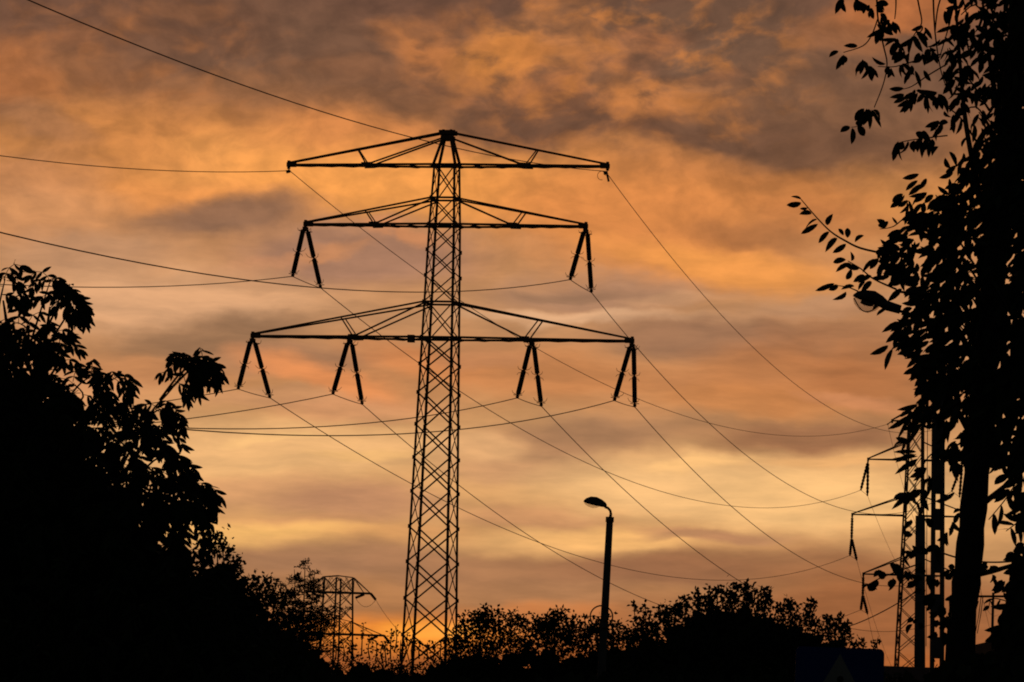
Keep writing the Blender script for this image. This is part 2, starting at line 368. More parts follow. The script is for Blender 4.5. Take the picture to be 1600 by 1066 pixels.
def arm(side, L, z, zu, fj, fs, from_cap, hang):
    b = MB(); tip = tp(side * L, 0, z); top_tip = tip + Vector((0, 0, .12))
    for sy in (-1, 1):
        root = leg_pt(side, sy, z); up = tp(side * .3, sy * .3, ZTOP - .12) if from_cap else leg_pt(side, sy, zu)
        if from_cap: up2 = tp(side * .3, sy * .3, ZTOP - .5)
        else: up2 = leg_pt(side, sy, zu - .12)
        end = tip + TN * sy * .13
        b.beam(root, end, .13, .14); b.beam(up, end + Vector((0, 0, .14)), .1, .11)
        j = lerp(root, end, fj); s = lerp(up, end + Vector((0, 0, .14)), fs)
        b.beam(up2, j, .1); b.beam(j, s, .08)
        b.beam(j - TA * side * .35 + Vector((0, 0, .02)), j + TA * side * .35, .1, .3)
        nseg = 7                                            # plan lacing between the two lower chords
        for k in range(nseg):
            a = lerp(root, end, k / nseg); o_ = lerp(leg_pt(side, -sy, z), tip - TN * sy * .13, (k + 1) / nseg)
            b.beam(a - Vector((0, 0, .09)), o_ - Vector((0, 0, .09)), .07, .05)
    b.beam(tp(side * (L - .5), 0, z + .02), tp(side * (L + .12), 0, z + .02), .34, .3)
    b.beam(tip + Vector((0, 0, .3)), tip - Vector((0, 0, .28)), .16, .22)
    b.build('crossarm', M['steel'], py_)
for side in (-1, 1):
    arm(side, L1, Z1, ZTOP, .46, .55, True, False)
    arm(side, L2, Z2, ZU2, .44, .52, False, True)
    arm(side, L3, Z3, ZU3, .40, .48, False, True)
b = MB(); c_ = at(645, 531, 300) ; c_ = tp((c_ - TC).dot(TA), -halfw(Z3) * .8, Z3 - .12)
b.beam(c_ - TA * .22, c_ + TA * .22, .4, .5); b.build('junction_box', M['steel'], py_)
for sx in (-1, 1):
    for sy in (-1, 1):
        b = MB(); p = tp(sx * 1.78, sy * 1.78, 0); b.beam(p - Vector((0, 0, .5)), p + Vector((0, 0, .35)), .7); b.build('footing', M['concrete'], py_)

# ------------------------------------------------------------------ insulators and cables of the big pylon
NEAR = {
 ('e', -1): ((-15.64, 302.51, 40.81), (-90.75, 38.96, 45.8), 11.53), ('e', 1): ((5.9, 297.49, 40.87), (-57.97, 7.4, 36.58), 7.93),
 ('m', -1): ((-14.86, 298.79, 33.21), (-89.75, 37.04, 37.56), 11.54), ('m', 1): ((3.7, 294.39, 33.17), (-57.15, 9.32, 27.87), 9.42),
 ('b', -1): ((-18.25, 299.56, 25.57), (-101.85, 41.91, 24.14), 10.4), ('i', -1): ((-11.83, 298.03, 25.33), (-88.5, 32.26, 24.34), 10.62),
 ('i', 1): ((0.47, 295.15, 25.27), (-63.26, 14.1, 24.43), 10.03), ('b', 1): ((6.86, 293.62, 25.2), (-55.34, 4.46, 20.45), 9.14)}
FAR = {
 ('e', -1): ((-15.46, 302.51, 40.77), (47.26, 558.0, 44.68), 7.51), ('e', 1): ((5.99, 297.49, 40.7), (53.59, 558.0, 44.33), 6.03),
 ('m', -1): ((-13.24, 305.61, 33.2), (44.13, 558.0, 36.32), 7.23), ('m', 1): ((5.25, 301.21, 33.08), (55.47, 558.0, 36.55), 7.74),
 ('b', -1): ((-16.45, 306.38, 25.58), (43.0, 558.0, 28.13), 7.01), ('i', -1): ((-10.06, 304.85, 25.24), (44.54, 558.0, 21.41), 7.27),
 ('i', 1): ((2.14, 301.97, 25.31), (56.73, 558.0, 21.44), 7.35), ('b', 1): ((8.41, 300.44, 25.36), (57.67, 558.0, 28.24), 7.07)}
def catenary(A, B, sag, n=60):
    A = Vector(A); B = Vector(B); o = []
    for k in range(n + 1):
        t = k / n; p = lerp(A, B, t); p.z -= 4 * sag * t * (1 - t); o.append(p)
    return o
def cable(name, label, A, B, sag, r, group='power line cables', n=60):
    b = MB(); b.tube(catenary(A, B, sag, n), r, 6)
    return tag(b.build(name, M['cable'], origin=A, smooth=True), label, 'cable', group)
POS = {('m', -1): 'left tip of the middle crossarm', ('m', 1): 'right tip of the middle crossarm', ('b', -1): 'left tip of the lowest crossarm',
       ('b', 1): 'right tip of the lowest crossarm', ('i', -1): 'lowest crossarm, left half, nearer the mast', ('i', 1): 'lowest crossarm, right half, nearer the mast'}
CORD = {('m', -1): 'middle left', ('m', 1): 'middle right', ('b', -1): 'outermost left', ('b', 1): 'outermost right', ('i', -1): 'inner left', ('i', 1): 'inner right'}
def horn(b, p, d, out, L, up=.25):
    b.tube([p, p + out * (L * .45) + d * .02, p + out * (L * .8) + d * (L * up), p + out * L + d * (L * (up + .5))], [.022, .02, .018, .014], 5)
rng = random.Random(5)
for key, pos in POS.items():
    L, z = {'m': (L2, Z2), 'b': (L3, Z3), 'i': (L3 * .48, Z3)}[key[0]]
    top = tp(key[1] * L, 0, z - .3)
    ins = thing('insulator_set', 'dark insulator pair spread like an inverted V below ' + pos if key[0] != 'i' else 'dark insulator pair spread like an inverted V on ' + pos, 'insulator', top, 'insulators hung in pairs from the big pylon')
    ends = []
    for which, E_ in ((-1, Vector(NEAR[key][0])), (1, Vector(FAR[key][0]))):
        st = top + TA * which * .06 + TN * which * .25; d = (E_ - st); Ln = d.length; d.normalize(); ends.append(E_)
        b = MB()
        # two ribbed long-rod units with a link between
        prof = [(0, .04), (.035, .05), (.04, .11)]
        for a0, a1 in ((.05, .465), (.505, .915)):
            ns = 17
            for k in range(ns):
                t = lerp(a0, a1, k / ns); dt = (a1 - a0) / ns
                prof += [(t + dt * .1, .11), (t + dt * .5, .172), (t + dt * .7, .165), (t + dt * .9, .115)]
            prof += [(a1 + .004, .085), (a1 + .012, .06), (a1 + .03, .06)]
        prof += [(.95, .05), (.957, .11), (.985, .12), (1.0, .07)]
        b.lathe(st, E_, prof, 10); s_o = b.build('insulator_string', M['porcelain'], ins)
        for t, n_ in ((.06, 1), (.49, 2), (.93, 1)):
            p = lerp(st, E_, t); hb = MB()
            for sgn in (-1, 1):
                o1 = (TA * sgn * .9 + TN * rng.uniform(-.6, .6)).normalized()
                if t == .06: dd = -d
                else: dd = -d
                horn(hb, p, dd, o1, rng.uniform(.34, .5))
                if n_ == 2: horn(hb, p + d * .22, d, o1, rng.uniform(.28, .42), .1)
            if n_ == 1: t2 = t + (-.015 if t < .5 else .015); hb.tube([lerp(st, E_, t2) + (TA * math.cos(a) + TN * math.sin(a)) * .3 for a in [k * math.pi / 8 for k in range(17)]], .014, 4)
            hb.build('arcing_horn', M['steel'], s_o)
    b = MB(); b.tube(catenary(ends[0], ends[1], .04, 10), .026, 6); b.build('jumper_cable', M['cable'], ins)
    b = MB(); b.beam(tp(key[1] * L, -.3, z - .3), tp(key[1] * L, .3, z - .3), .26, .24); b.build('hanger_plate', M['steel'], ins)
    c = CORD[key]
    cable('power_cable', f'cable running off to the left edge from the {c} insulator pair', *NEAR[key], .030)
    cable('power_cable', f'cable sagging away to the right from the {c} insulator pair', *FAR[key], .028)
for side, wd in ((-1, 'left'), (1, 'right')):
    t = tp(side * (L1 + .06), 0, Z1 - .15); cl_ = thing('cable_clamp', f'small earth wire clamp hanging under the {wd} tip of the top crossarm', 'clamp', t, 'earth wire clamps')
    A, B_ = Vector(NEAR[('e', side)][0]), Vector(FAR[('e', side)][0]); mid = (A + B_) / 2
    b = MB(); b.beam(t, mid, .06); b.build('hanger', M['steel'], cl_)
    b = MB(); b.beam(A + (mid - A) * .05, B_, .1, .12); b.beam(mid - TA * .2 - Vector((0, 0, .05)), mid + TA * .05, .16, .2)
    if side == 1:
        b.tube([mid + TA * (-.35 + .28 * math.cos(a)) + Vector((0, 0, -.2 + .3 * math.sin(a))) for a in [k * .5 for k in range(11)]], .02, 5); b.beam(mid, mid + Vector((.15, 0, -.6)), .12)
    b.build('clamp_body', M['steel'], cl_)
    cable('earth_wire', f'thin earth wire from the {wd} tip of the top crossarm to the left edge', *NEAR[('e', side)], .028)
    cable('earth_wire', f'thin earth wire dropping away to the right from the {wd} tip of the top crossarm', *FAR[('e', side)], .025)

# ------------------------------------------------------------------ far pylon on the right, four short crossarms
def lattice(b, C, ax, ay, prof, npan, wleg, wbr, legs=None):
    """square lattice mast: prof = [(z, half width)], npan panels"""
    def hw(z):
        for (a, wa), (c, wc) in zip(prof, prof[1:]):
            if z <= c: return wa + (wc - wa) * (z - a) / (c - a)
        return prof[-1][1]
    def P(sx, sy, z): w = hw(z); return C + ax * sx * w + ay * sy * w + Vector((0, 0, z))
    ztop = prof[-1][0]; q = [(-1, -1), (1, -1), (1, 1), (-1, 1)]
    for k in range(4):
        lb = MB()
        for (a, _), (c, _) in zip(prof, prof[1:]): lb.beam(P(*q[k], a), P(*q[k], c), wleg)
        legs.append(lb)
    zs = [ztop * (1 - (1 - k / npan) ** 1.0) for k in range(npan + 1)]
    for f in range(4):
        for a, c in zip(zs, zs[1:]):
            b.beam(P(*q[f], a), P(*q[(f + 1) % 4], c), wbr); b.beam(P(*q[(f + 1) % 4], a), P(*q[f], c), wbr)
    return P, hw
DF = 558.0
FC = at(1425, 900, DF); FC.z = 0
tilt = R(12.5); FA = Vector((math.cos(tilt), -math.sin(tilt), 0)); FN = Vector((math.sin(tilt), math.cos(tilt), 0))
far = thing('lattice_pylon', 'distant slim lattice pylon with four short crossarms, partly behind the leafy branches', 'pylon', FC)
zf = lambda y: at(1425, y, DF).z
ztopf = zf(641); lg = []; b = MB()
PF_, hwf = lattice(b, FC, FA, FN, [(0, 2.0), (zf(1000), 1.55), (zf(800), 1.1), (ztopf, .8)], 17, .2, .09, lg)
for l_ in lg: l_.build('leg', M['steel'], far)
b.build('bracing', M['steel'], far)
FARMS = [(658, 3.0, 641, 'e'), (719, 5.9, 690, 'm'), (806, 7.7, 775, 'b'), (899, 6.1, 872, 'i')]
FTIP = {}
for (yy, L, yu, kk) in FARMS:
    z = zf(yy); zu = zf(yu)
    for side in (-1, 1):
        b = MB(); tip = FC + FA * side * L + Vector((0, 0, z)); FTIP[(kk, side)] = tip
        for sy in (-1, 1):
            b.beam(PF_(side, sy, z), tip + FN * sy * .1, .16); b.beam(PF_(side, sy, zu), tip + FN * sy * .1 + Vector((0, 0, .1)), .13)
        b.beam(tip + Vector((0, 0, .2)), tip - Vector((0, 0, .3)), .22); b.build('crossarm', M['steel'], far)
NAMEF = {'m': 'second', 'b': 'third', 'i': 'lowest'}
NEXT = {}
for (kk, side), tip in FTIP.items():
    endp = Vector(FAR[({'e': 'e', 'm': 'm', 'b': 'b', 'i': 'i'}[kk], side)][1])
    wd = 'left' if side < 0 else 'right'
    if kk == 'e':
        b = MB(); b.beam(tip, endp, .1); b.beam(endp - FN * .25, endp + FN * .25, .14); tag(b.build('cable_clamp', M['steel'], origin=tip), f'tiny clamp under the {wd} tip of the distant slim pylon top arm', 'clamp', 'earth wire clamps')
        NEXT[(kk, side)] = endp; continue
    st = tip - Vector((0, 0, .25)); nx = endp + FN * 7.2 + Vector((.15 * side, 0, -.2))
    ins = thing('insulator_set', f'small insulator hanging from the {wd} tip of the {NAMEF[kk]} arm of the distant pylon', 'insulator', st, 'insulators on the distant slim pylon')
    if kk != 'm':
        knot = Vector((st.x, st.y, lerp(st.z, endp.z, .55)))
        b = MB(); b.lathe(st, knot, [(0, .06), (.08, .13)] + [(.1 + .8 * k / 12, (.19, .13)[k % 2]) for k in range(13)] + [(.95, .12), (1, .2)], 8); b.build('insulator_string', M['porcelain'], ins)
        st = knot
    for E_ in (endp, nx):
        b = MB(); b.lathe(st, E_, [(0, .06), (.08, .12)] + [(.1 + .8 * k / 14, (.2, .13)[k % 2]) for k in range(15)] + [(.95, .1), (1, .12)], 8); b.build('insulator_string', M['porcelain'], ins)
    b = MB(); b.tube([endp, nx], .025, 5); b.build('jumper_cable', M['cable'], ins)
    NEXT[(kk, side)] = nx
for (kk, side), tgt in {('m', -1): (1490, 965), ('b', -1): (1440, 1090), ('i', -1): (1425, 1120), ('m', 1): (1560, 960), ('b', 1): (1600, 1090), ('i', 1): (1610, 1120), ('e', -1): (1470, 860)}.items():
    wd = 'left' if side < 0 else 'right'; nm = {'e': 'top', 'm': 'second', 'b': 'third', 'i': 'lowest'}[kk]
    cable('power_cable' if kk != 'e' else 'earth_wire', f'faint cable falling away beyond the distant slim pylon from its {nm} arm, {wd} side', NEXT[(kk, side)], at(tgt[0], tgt[1], 900), 5, .022)

# ------------------------------------------------------------------ wide pylon low on the left, behind the feathery tree
DL = 900.0
LC = at(527, 960, DL); LC.z = 0
yaw = R(38); LA = Vector((math.cos(R(6)), -math.sin(R(6)), 0)); LN = Vector((math.sin(R(6)), math.cos(R(6)), 0))
B1 = Vector((math.cos(yaw), math.sin(yaw), 0)); B2 = Vector((-math.sin(yaw), math.cos(yaw), 0))
dist_p = thing('lattice_pylon', 'broad faint lattice pylon with two wide crossarms far off behind the feathery tree', 'pylon', LC)
zl = lambda y: at(527, y, DL).z
lg = []; b = MB()
PL_, hwl = lattice(b, LC, B1, B2, [(0, 2.6), (zl(990), 2.3), (zl(903), 2.0)], 13, .3, .11, lg)
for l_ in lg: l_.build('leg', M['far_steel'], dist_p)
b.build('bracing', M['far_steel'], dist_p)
def flat_arm(side, yb, yt, Lb, Lt, flat):
    b = MB(); z = zl(yb); zt = zl(yt); tip = LC + LA * side * Lb + Vector((0, 0, z))
    for sy in (-1, 1):
        o_ = LN * sy * 1.3; root = LC + o_ + Vector((0, 0, z)); shoulder = LC + LA * side * Lt + o_ * .8 + Vector((0, 0, zt))
        b.beam(root, tip, .4, .42); b.beam(LC + o_ + Vector((0, 0, zt + (.3 if flat else .6))), shoulder, .15); b.beam(shoulder, tip, .16)
        n_ = 2
        for k in range(n_):
            x0, x1 = Lt * k / n_, Lt * (k + 1) / n_
            lo = lerp(root, tip, x1 / Lb); hi_ = LC + LA * side * x0 + o_ * .9 + Vector((0, 0, zt)); hi2 = LC + LA * side * x1 + o_ * .85 + Vector((0, 0, zt))
            b.beam(hi_, lo, .09)
            if sy > 0: b.beam(lerp(root, tip, x0 / Lb), hi2, .08)
            if k == n_ - 1: b.beam(lo, hi2, .13)
        b.beam(shoulder, lerp(root, tip, .8), .09)
    b.build('crossarm', M['far_steel'], dist_p); return tip
for side in (-1, 1):
    for lvl, args in (('upper', (926, 902, 6.6, 3.0, True)), ('lower', (991, 971, 9.6, 2.9, False))):
        tip = flat_arm(side, *args)
        wd = 'left' if side < 0 else 'right'
        if side < 0 and lvl == 'lower': continue
        ins = thing('insulator_set', f'dark strain insulators at the {wd} end of the {lvl} arm of the broad faint pylon', 'insulator', tip, 'strain insulators on the broad faint pylon')
        e1 = tip + Vector((.95, 20, -1.5)); e1 = tip + Vector((1.1, -1.2, -1.25))
        for s0, e_, in ((tip, e1), (tip + LA * -side * 1.3 - Vector((0, 0, .2)), tip + LA * -side * 3.0 + Vector((0, -1.5, -1.0)))):
            b = MB(); b.lathe(s0, e_, [(0, .1)] + [(.06 + .86 * k / 12, (.3, .2)[k % 2]) for k in range(13)] + [(1, .12)], 8); b.build('insulator_string', M['porcelain'], ins)
        b = MB(); b.tube(catenary(e1, tip + LA * -side * 3.0 + Vector((0, -1.5, -1.0)), 1.6, 14), .04, 5); b.build('jumper_cable', M['cable'], ins)
        if side > 0:
            cable('power_cable', f'faint cable slanting down to the right from the {lvl} arm of the broad faint pylon', e1, at(655 if lvl == 'upper' else 650, 1012 if lvl == 'upper' else 1040, 700), 1.0, .04)

# ------------------------------------------------------------------ street furniture
def lamp_head(name_parent, base, right, toward, L, drop, mat_h, mat_g):
    """ovoid lamp: base at the bracket end, pointing along right*-1"""
    ax = (right * -1 + Vector((0, 0, drop))).normalized(); sd_ = ax.cross(Vector((0, 0, 1))).normalized(); up = sd_.cross(ax)
    prof = [(0, .05, .05, .05), (.06, .10, .09, .06), (.25, .17, .14, .09), (.5, .22, .17, .10), (.75, .20, .15, .09), (.92, .12, .09, .06), (1, .02, .03, .02)]
    secs = []
    for t, w, hu, hd in prof:
        c = base + ax * (t * L); k = L / .55
        ring = []
        for j in range(14):
            a = 2 * math.pi * j / 14; s_, c_ = math.sin(a), math.cos(a)
            ring.append(c + sd_ * (w * c_ * k * .8) + up * ((hu if s_ > 0 else hd * .25) * s_ * k * 1.05))
        secs.append(ring)
    b = MB(); b.sweep(secs); h = b.build('lamp_housing', mat_h, name_parent, smooth=True)
    secs = []
    for t, w, d_ in ((.3, .10, .02), (.38, .15, .07), (.55, .185, .11), (.75, .17, .10), (.9, .10, .06), (.96, .04, .02)):
        c = base + ax * (t * L); k = L / .55
        secs.append([c + sd_ * (w * math.cos(a) * k * .8) + up * ((-.012 - (d_ * max(0, -math.sin(a))) + .0 * a) * k * .8) for a in [2 * math.pi * j / 14 for j in range(14)]])
    b = MB(); b.sweep(secs); b.build('lamp_bowl', mat_g, name_parent, smooth=True)

DS = 110.0
top1 = at(953, 808, DS); k1 = DS / PX
base1 = Vector((top1.x, top1.y, 0)); foot = at(941, 1030, DS); lean = (top1 - foot).normalized(); base1 = top1 - lean * (top1.z / lean.z)
sl = thing('street_lamp', 'dark street lamp on a round post, its single oval head turned to the pylon', 'street lamp', base1)
b = MB(); b.tube([base1, lerp(base1, top1, .5), top1], [7.8 * k1, 6.6 * k1, 5.4 * k1], 14); b.build('post', M['concrete'], sl, smooth=True)
b = MB(); b.tube([top1 - lean * 8 * k1, top1 + lean * .1 * k1], [6.6 * k1, 6.6 * k1], 14); b.tube([top1 - lean * .1, at(954.5, 803, DS), at(953.5, 798, DS), at(950, 794, DS), at(945, 792, DS)], [3.2 * k1, 2.2 * k1, 2.1 * k1, 2.1 * k1, 2.3 * k1], 10); b.build('bracket', M['steel'], sl, smooth=True)
lamp_head(sl, at(947.5, 792.5, DS), Vector((1, .1, 0)).normalized(), None, 37 * k1, .2, M['lamp'], glassm)
b = MB(); cc = at(942, 964, DS) + Vector((0, -.13, 0))
for j in range(3): b.tube([cc + Vector((17.5 * k1 * math.cos(a) - 2.5 * k1, -.02 * j, 17.0 * k1 * math.sin(a))) for a in [k * math.pi / 16 for k in range(33)]], 1.3 * k1, 6)
b.tube([cc + Vector((-27 * k1, 0, 0)), cc + Vector((12 * k1, 0, 0))], .6 * k1, 5); b.beam(cc + Vector((4 * k1, .02, -6 * k1)), cc + Vector((7 * k1, .02, 6 * k1)), 7 * k1, 6 * k1); b.build('cable_coil', M['cable'], sl)

DS2 = 90.0; k2 = DS2 / PX
top2 = at(1438, 806, DS2); foot = at(1437, 1030, DS2); lean = (top2 - foot).normalized(); base2 = top2 - lean * (top2.z / lean.z)
sl2 = thing('street_lamp', 'dark street lamp with a thicker post standing beside the slotted concrete pole', 'street lamp', base2)
b = MB(); b.tube([base2, lerp(base2, top2, .5), top2], [10 * k2, 8.8 * k2, 7.6 * k2], 14); b.build('post', M['concrete'], sl2, smooth=True)
b = MB(); b.tube([top2 - lean * .1, at(1437, 798, DS2), at(1434, 788, DS2), at(1427, 783, DS2)], [3 * k2, 2.4 * k2, 2.4 * k2, 2.6 * k2], 10); b.build('bracket', M['steel'], sl2, smooth=True)
lamp_head(sl2, at(1430, 783, DS2), Vector((.9, -.45, 0)).normalized(), None, 36 * k2, .12, M['lamp'], glassm)

DP = 70.0; kp = DP / PX                                          # slotted concrete pole with a big lamp
ptop = at(1467, 500, DP); pf = at(1464, 1030, DP); lean = (ptop - pf).normalized(); pb = ptop - lean * (ptop.z / lean.z)
pole = thing('concrete_pole', 'slotted concrete utility pole of two rails joined by rungs, half hidden in leaves', 'utility pole', pb)
b = MB()
Hh = (ptop - pb).length
for sx in (-1, 1):
    b = MB(); b.beam(pb + Vector((sx * 8.5 * kp, 0, 0)), ptop + Vector((sx * 6.2 * kp, 0, 0)), 6 * kp, 16 * kp, (0, 1, 0)); b.build('rail', M['concrete'], pole)
n_ = 13
for k in range(n_):
    b = MB()
    t = (k + .3) / n_; c = lerp(pb, ptop, t); hgt = Hh / n_ * (.5 if k < n_ * .62 else .8); half = lerp(6.0, 3.6, t) * kp
    b.beam(c + Vector((-half, 0, 0)), c + Vector((half, 0, 0)), 13 * kp, hgt, (0, 0, 1))
    b.build('rung', M['concrete'], pole)
bl = at(1467, 502, DP - .1)
b = MB(); b.tube([bl, at(1440, 495, DP - .1), at(1405, 486, DP - .15), at(1385, 478, DP - .15)], [2.0 * kp, 2.2 * kp, 2.4 * kp, 2.4 * kp], 8); b.build('lamp_arm', M['steel'], pole, smooth=True)
lamp2 = thing('pole_lamp', 'large street lamp head with a see-through bowl, among the leaves on the slotted pole', 'street lamp', at(1385, 478, DP - .15))
a0 = at(1407, 484, DP - .15); a1 = at(1333, 462, DP - .15); axv = (a1 - a0).normalized(); upv = axv.cross(Vector((0, 1, 0))).normalized(); upv = upv if upv.z > 0 else -upv
secs = []
for t, w, hu, hd in ((0, 7, 7, 7), (.3, 8, 8, 8), (.42, 12, 13, 5), (.6, 16, 17, 4), (.8, 15, 14, 3), (.93, 10, 9, 2), (1, 2, 2, 1)):
    c = lerp(a0, a1, t); secs.append([c + Vector((0, 1, 0)) * (w * math.cos(a) * kp) + upv * ((hu if math.sin(a) > 0 else hd) * math.sin(a) * kp) for a in [2 * math.pi * j / 16 for j in range(16)]])
b = MB(); b.sweep(secs); b.build('lamp_housing', M['lamp'], lamp2, smooth=True)
b = MB(); secs = []
for t, w, d_ in ((.42, 4, 3), (.48, 10, 10), (.62, 14, 17), (.8, 13, 16), (.93, 8, 9), (.98, 3, 3)):
    c = lerp(a0, a1, t); secs.append([c + Vector((0, 1, 0)) * (w * math.cos(a) * kp) - upv * ((3 + d_ * max(0, math.sin(a))) * kp) for a in [2 * math.pi * j / 16 for j in range(16)]])
b.sweep(secs); b.build('lamp_bowl', glassm, lamp2, smooth=True)
b = MB(); b.tube([c_ for c_ in [lerp(a0, a1, .44 + .53 * k / 10) - upv * ((3 + 16 * math.sin(math.pi * (k / 10) ** .9)) * kp) for k in range(11)]], .9 * kp, 5); b.build('bowl_rim', M['lamp'], lamp2)
b = MB(); b.lathe(lerp(a0, a1, .55) - upv * 5 * kp, lerp(a0, a1, .82) - upv * 6 * kp, [(0, 2.4 * kp), (.3, 4 * kp), (.7, 4 * kp), (1, 2 * kp)], 8); b.build('lamp_tube', M['glass'], lamp2, smooth=True)

# service cables strung to the street posts
cable('service_cable', 'service cable rising to the right from the round bush to the thicker lamp post', at(1240, 990, 130), at(1437, 921, DS2), .3, .012, 'service cables')
cable('service_cable', 'service cable leaving the tree trunk toward the right edge', at(1467, 862, DP), at(1700, 838, 60), .25, .014, 'service cables')
cable('service_cable', 'thin upright cable hanging between the thicker lamp post and the slotted pole', at(1450, 560, 69), at(1447, 1010, 69), .02, .006, 'service cables')

DU = 190.0; ku = DU / PX
ut = at(1552, 926, DU); ub = Vector((ut.x, ut.y, 0))
up_ = thing('utility_pole', 'short utility pole with a level crossarm beyond the dark flat roof', 'utility pole', ub)
b = MB(); b.tube([ub, ut], [3.2 * ku, 2.0 * ku], 10); b.build('post', M['concrete'], up_, smooth=True)
b = MB(); b.beam(at(1522, 932, DU - .1), at(1586, 932, DU - .1), 3.4 * ku, 3.4 * ku); b.build('crossarm', M['steel'], up_)
for x0, x1 in ((1533, 1524), (1536, 1527)):
    b = MB(); b.tube([at(x0, 932, DU - .1), at(lerp(x0, x1, .5) + 1, 960, DU - .1), at(x1, 990, DU - .1)], [.7 * ku] * 3, 6); b.build('drop_cable', M['cable'], up_)

# crossing sign
DG = 34.0; kg = DG / PX
sc_ = Vector((at(1313, 1012, DG).x, DG, at(1313, 1012, DG).z)); hs = 69 * kg
sign = thing('road_sign', 'square blue pedestrian crossing sign with a white triangle, on a grey post', 'road sign', Vector((sc_.x, DG, 0)))
cz = sc_.z - hs
def sq(x, z, y=0.0): return Vector((sc_.x + x, DG + y, cz + z))
ct, st_ = math.cos(R(-.3)), math.sin(R(-.3))
r_ = .02; rnd = []
for cx, cy, a_ in ((hs - .04, hs - .04, 0), (-hs + .04, hs - .04, 90), (-hs + .04, -hs + .04, 180), (hs - .04, -hs + .04, 270)):
    for k in range(5): rnd.append(sq(cx + .04 * math.cos(R(a_ + k * 22.5)), cy + .04 * math.sin(R(a_ + k * 22.5))))
b = MB(); b.poly(rnd, (0, .012, 0)); b.build('sign_board', M['blue'], sign)
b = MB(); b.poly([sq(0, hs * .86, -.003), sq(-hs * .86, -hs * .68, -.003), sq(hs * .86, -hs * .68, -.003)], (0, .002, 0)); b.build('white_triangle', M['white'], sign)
b = MB(); q = hs / .35
walk = [(.0, .06), (-.02, .03), (-.075, -.03), (-.06, -.045), (-.02, .0), (-.025, -.06), (-.085, -.155), (-.065, -.165), (0, -.075), (.05, -.16), (.075, -.155), (.03, -.05), (.03, .0), (.07, -.04), (.085, -.025), (.035, .04), (.02, .06)]
b.poly([sq(x * q, z * q, -.007) for x, z in walk], (0, .003, 0))
b.poly([sq(.006 * q + .026 * q * math.cos(a), .1 * q + .026 * q * math.sin(a), -.007) for a in [k * math.pi / 8 for k in range(16)]], (0, .003, 0)); b.build('pedestrian_figure', M['black'], sign)
b = MB()
for k in range(5):
    x = (-.2 + .1 * k) * q; b.poly([sq(x - .03 * q, -.225 * q, -.007), sq(x + .025 * q, -.225 * q, -.007), sq(x * .8 + .02 * q, -.18 * q, -.007), sq(x * .8 - .02 * q, -.18 * q, -.007)], (0, .003, 0))
b.build('crossing_stripes', M['black'], sign)
b = MB(); b.tube([Vector((sc_.x, DG + .05, 0)), Vector((sc_.x, DG + .05, sc_.z - .05))], .03, 12); b.build('post', M['steel'], sign, smooth=True)

# houses whose dark roofs close the lower right
def house(label, cx, cy, w, d, hw_, hr, flat=False, chim=True):
    o = thing('house', label, 'house', Vector((cx, cy, 0)))
    b = MB(); b.beam((cx - w / 2, cy, hw_ / 2), (cx + w / 2, cy, hw_ / 2), d, hw_); b.build('wall', M['render'], o)
    b = MB(); e = .35; y0, y1 = cy - d / 2 - e, cy + d / 2 + e; x0, x1 = cx - w / 2 - e, cx + w / 2 + e; hw_ += .003
    if flat: b.beam((x0, cy, hw_ + hr / 2), (x1, cy, hw_ + hr / 2), d + 2 * e, hr)
    else:
        b.sweep([[(x, y0, hw_), (x, y1, hw_), (x, y1, hw_ + .12), (x, cy, hw_ + hr), (x, y0, hw_ + .12)] for x in (x0, x1)])
    rf = b.build('roof', M['roof'], o)
    for k in (-1, 1):
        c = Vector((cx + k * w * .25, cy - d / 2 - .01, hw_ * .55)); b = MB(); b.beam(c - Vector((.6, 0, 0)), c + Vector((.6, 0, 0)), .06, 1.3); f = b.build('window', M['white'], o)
        b = MB(); b.beam(c + Vector((-.52, -.025, 0)), c + Vector((.52, -.025, 0)), .04, 1.14); b.build('pane', M['pane'], f)
    return o
DH = 80.0
pl = at(1386, 1024, DH); pr_ = at(1500, 1030, DH)
house('low house with a dark roof behind the blue sign', (pl.x + pr_.x) / 2 + .1, DH + 4, (pr_.x - pl.x) - .2, 7, pl.z - 1.0, .9)
pl = at(1515, 993, 60); pr_ = at(1690, 993, 60)
house('dark flat roofed building behind the leaning tree trunk', (pl.x + pr_.x) / 2 + .25, 63.4, (pr_.x - pl.x) - .9, 6, pl.z - .35, .3, True)

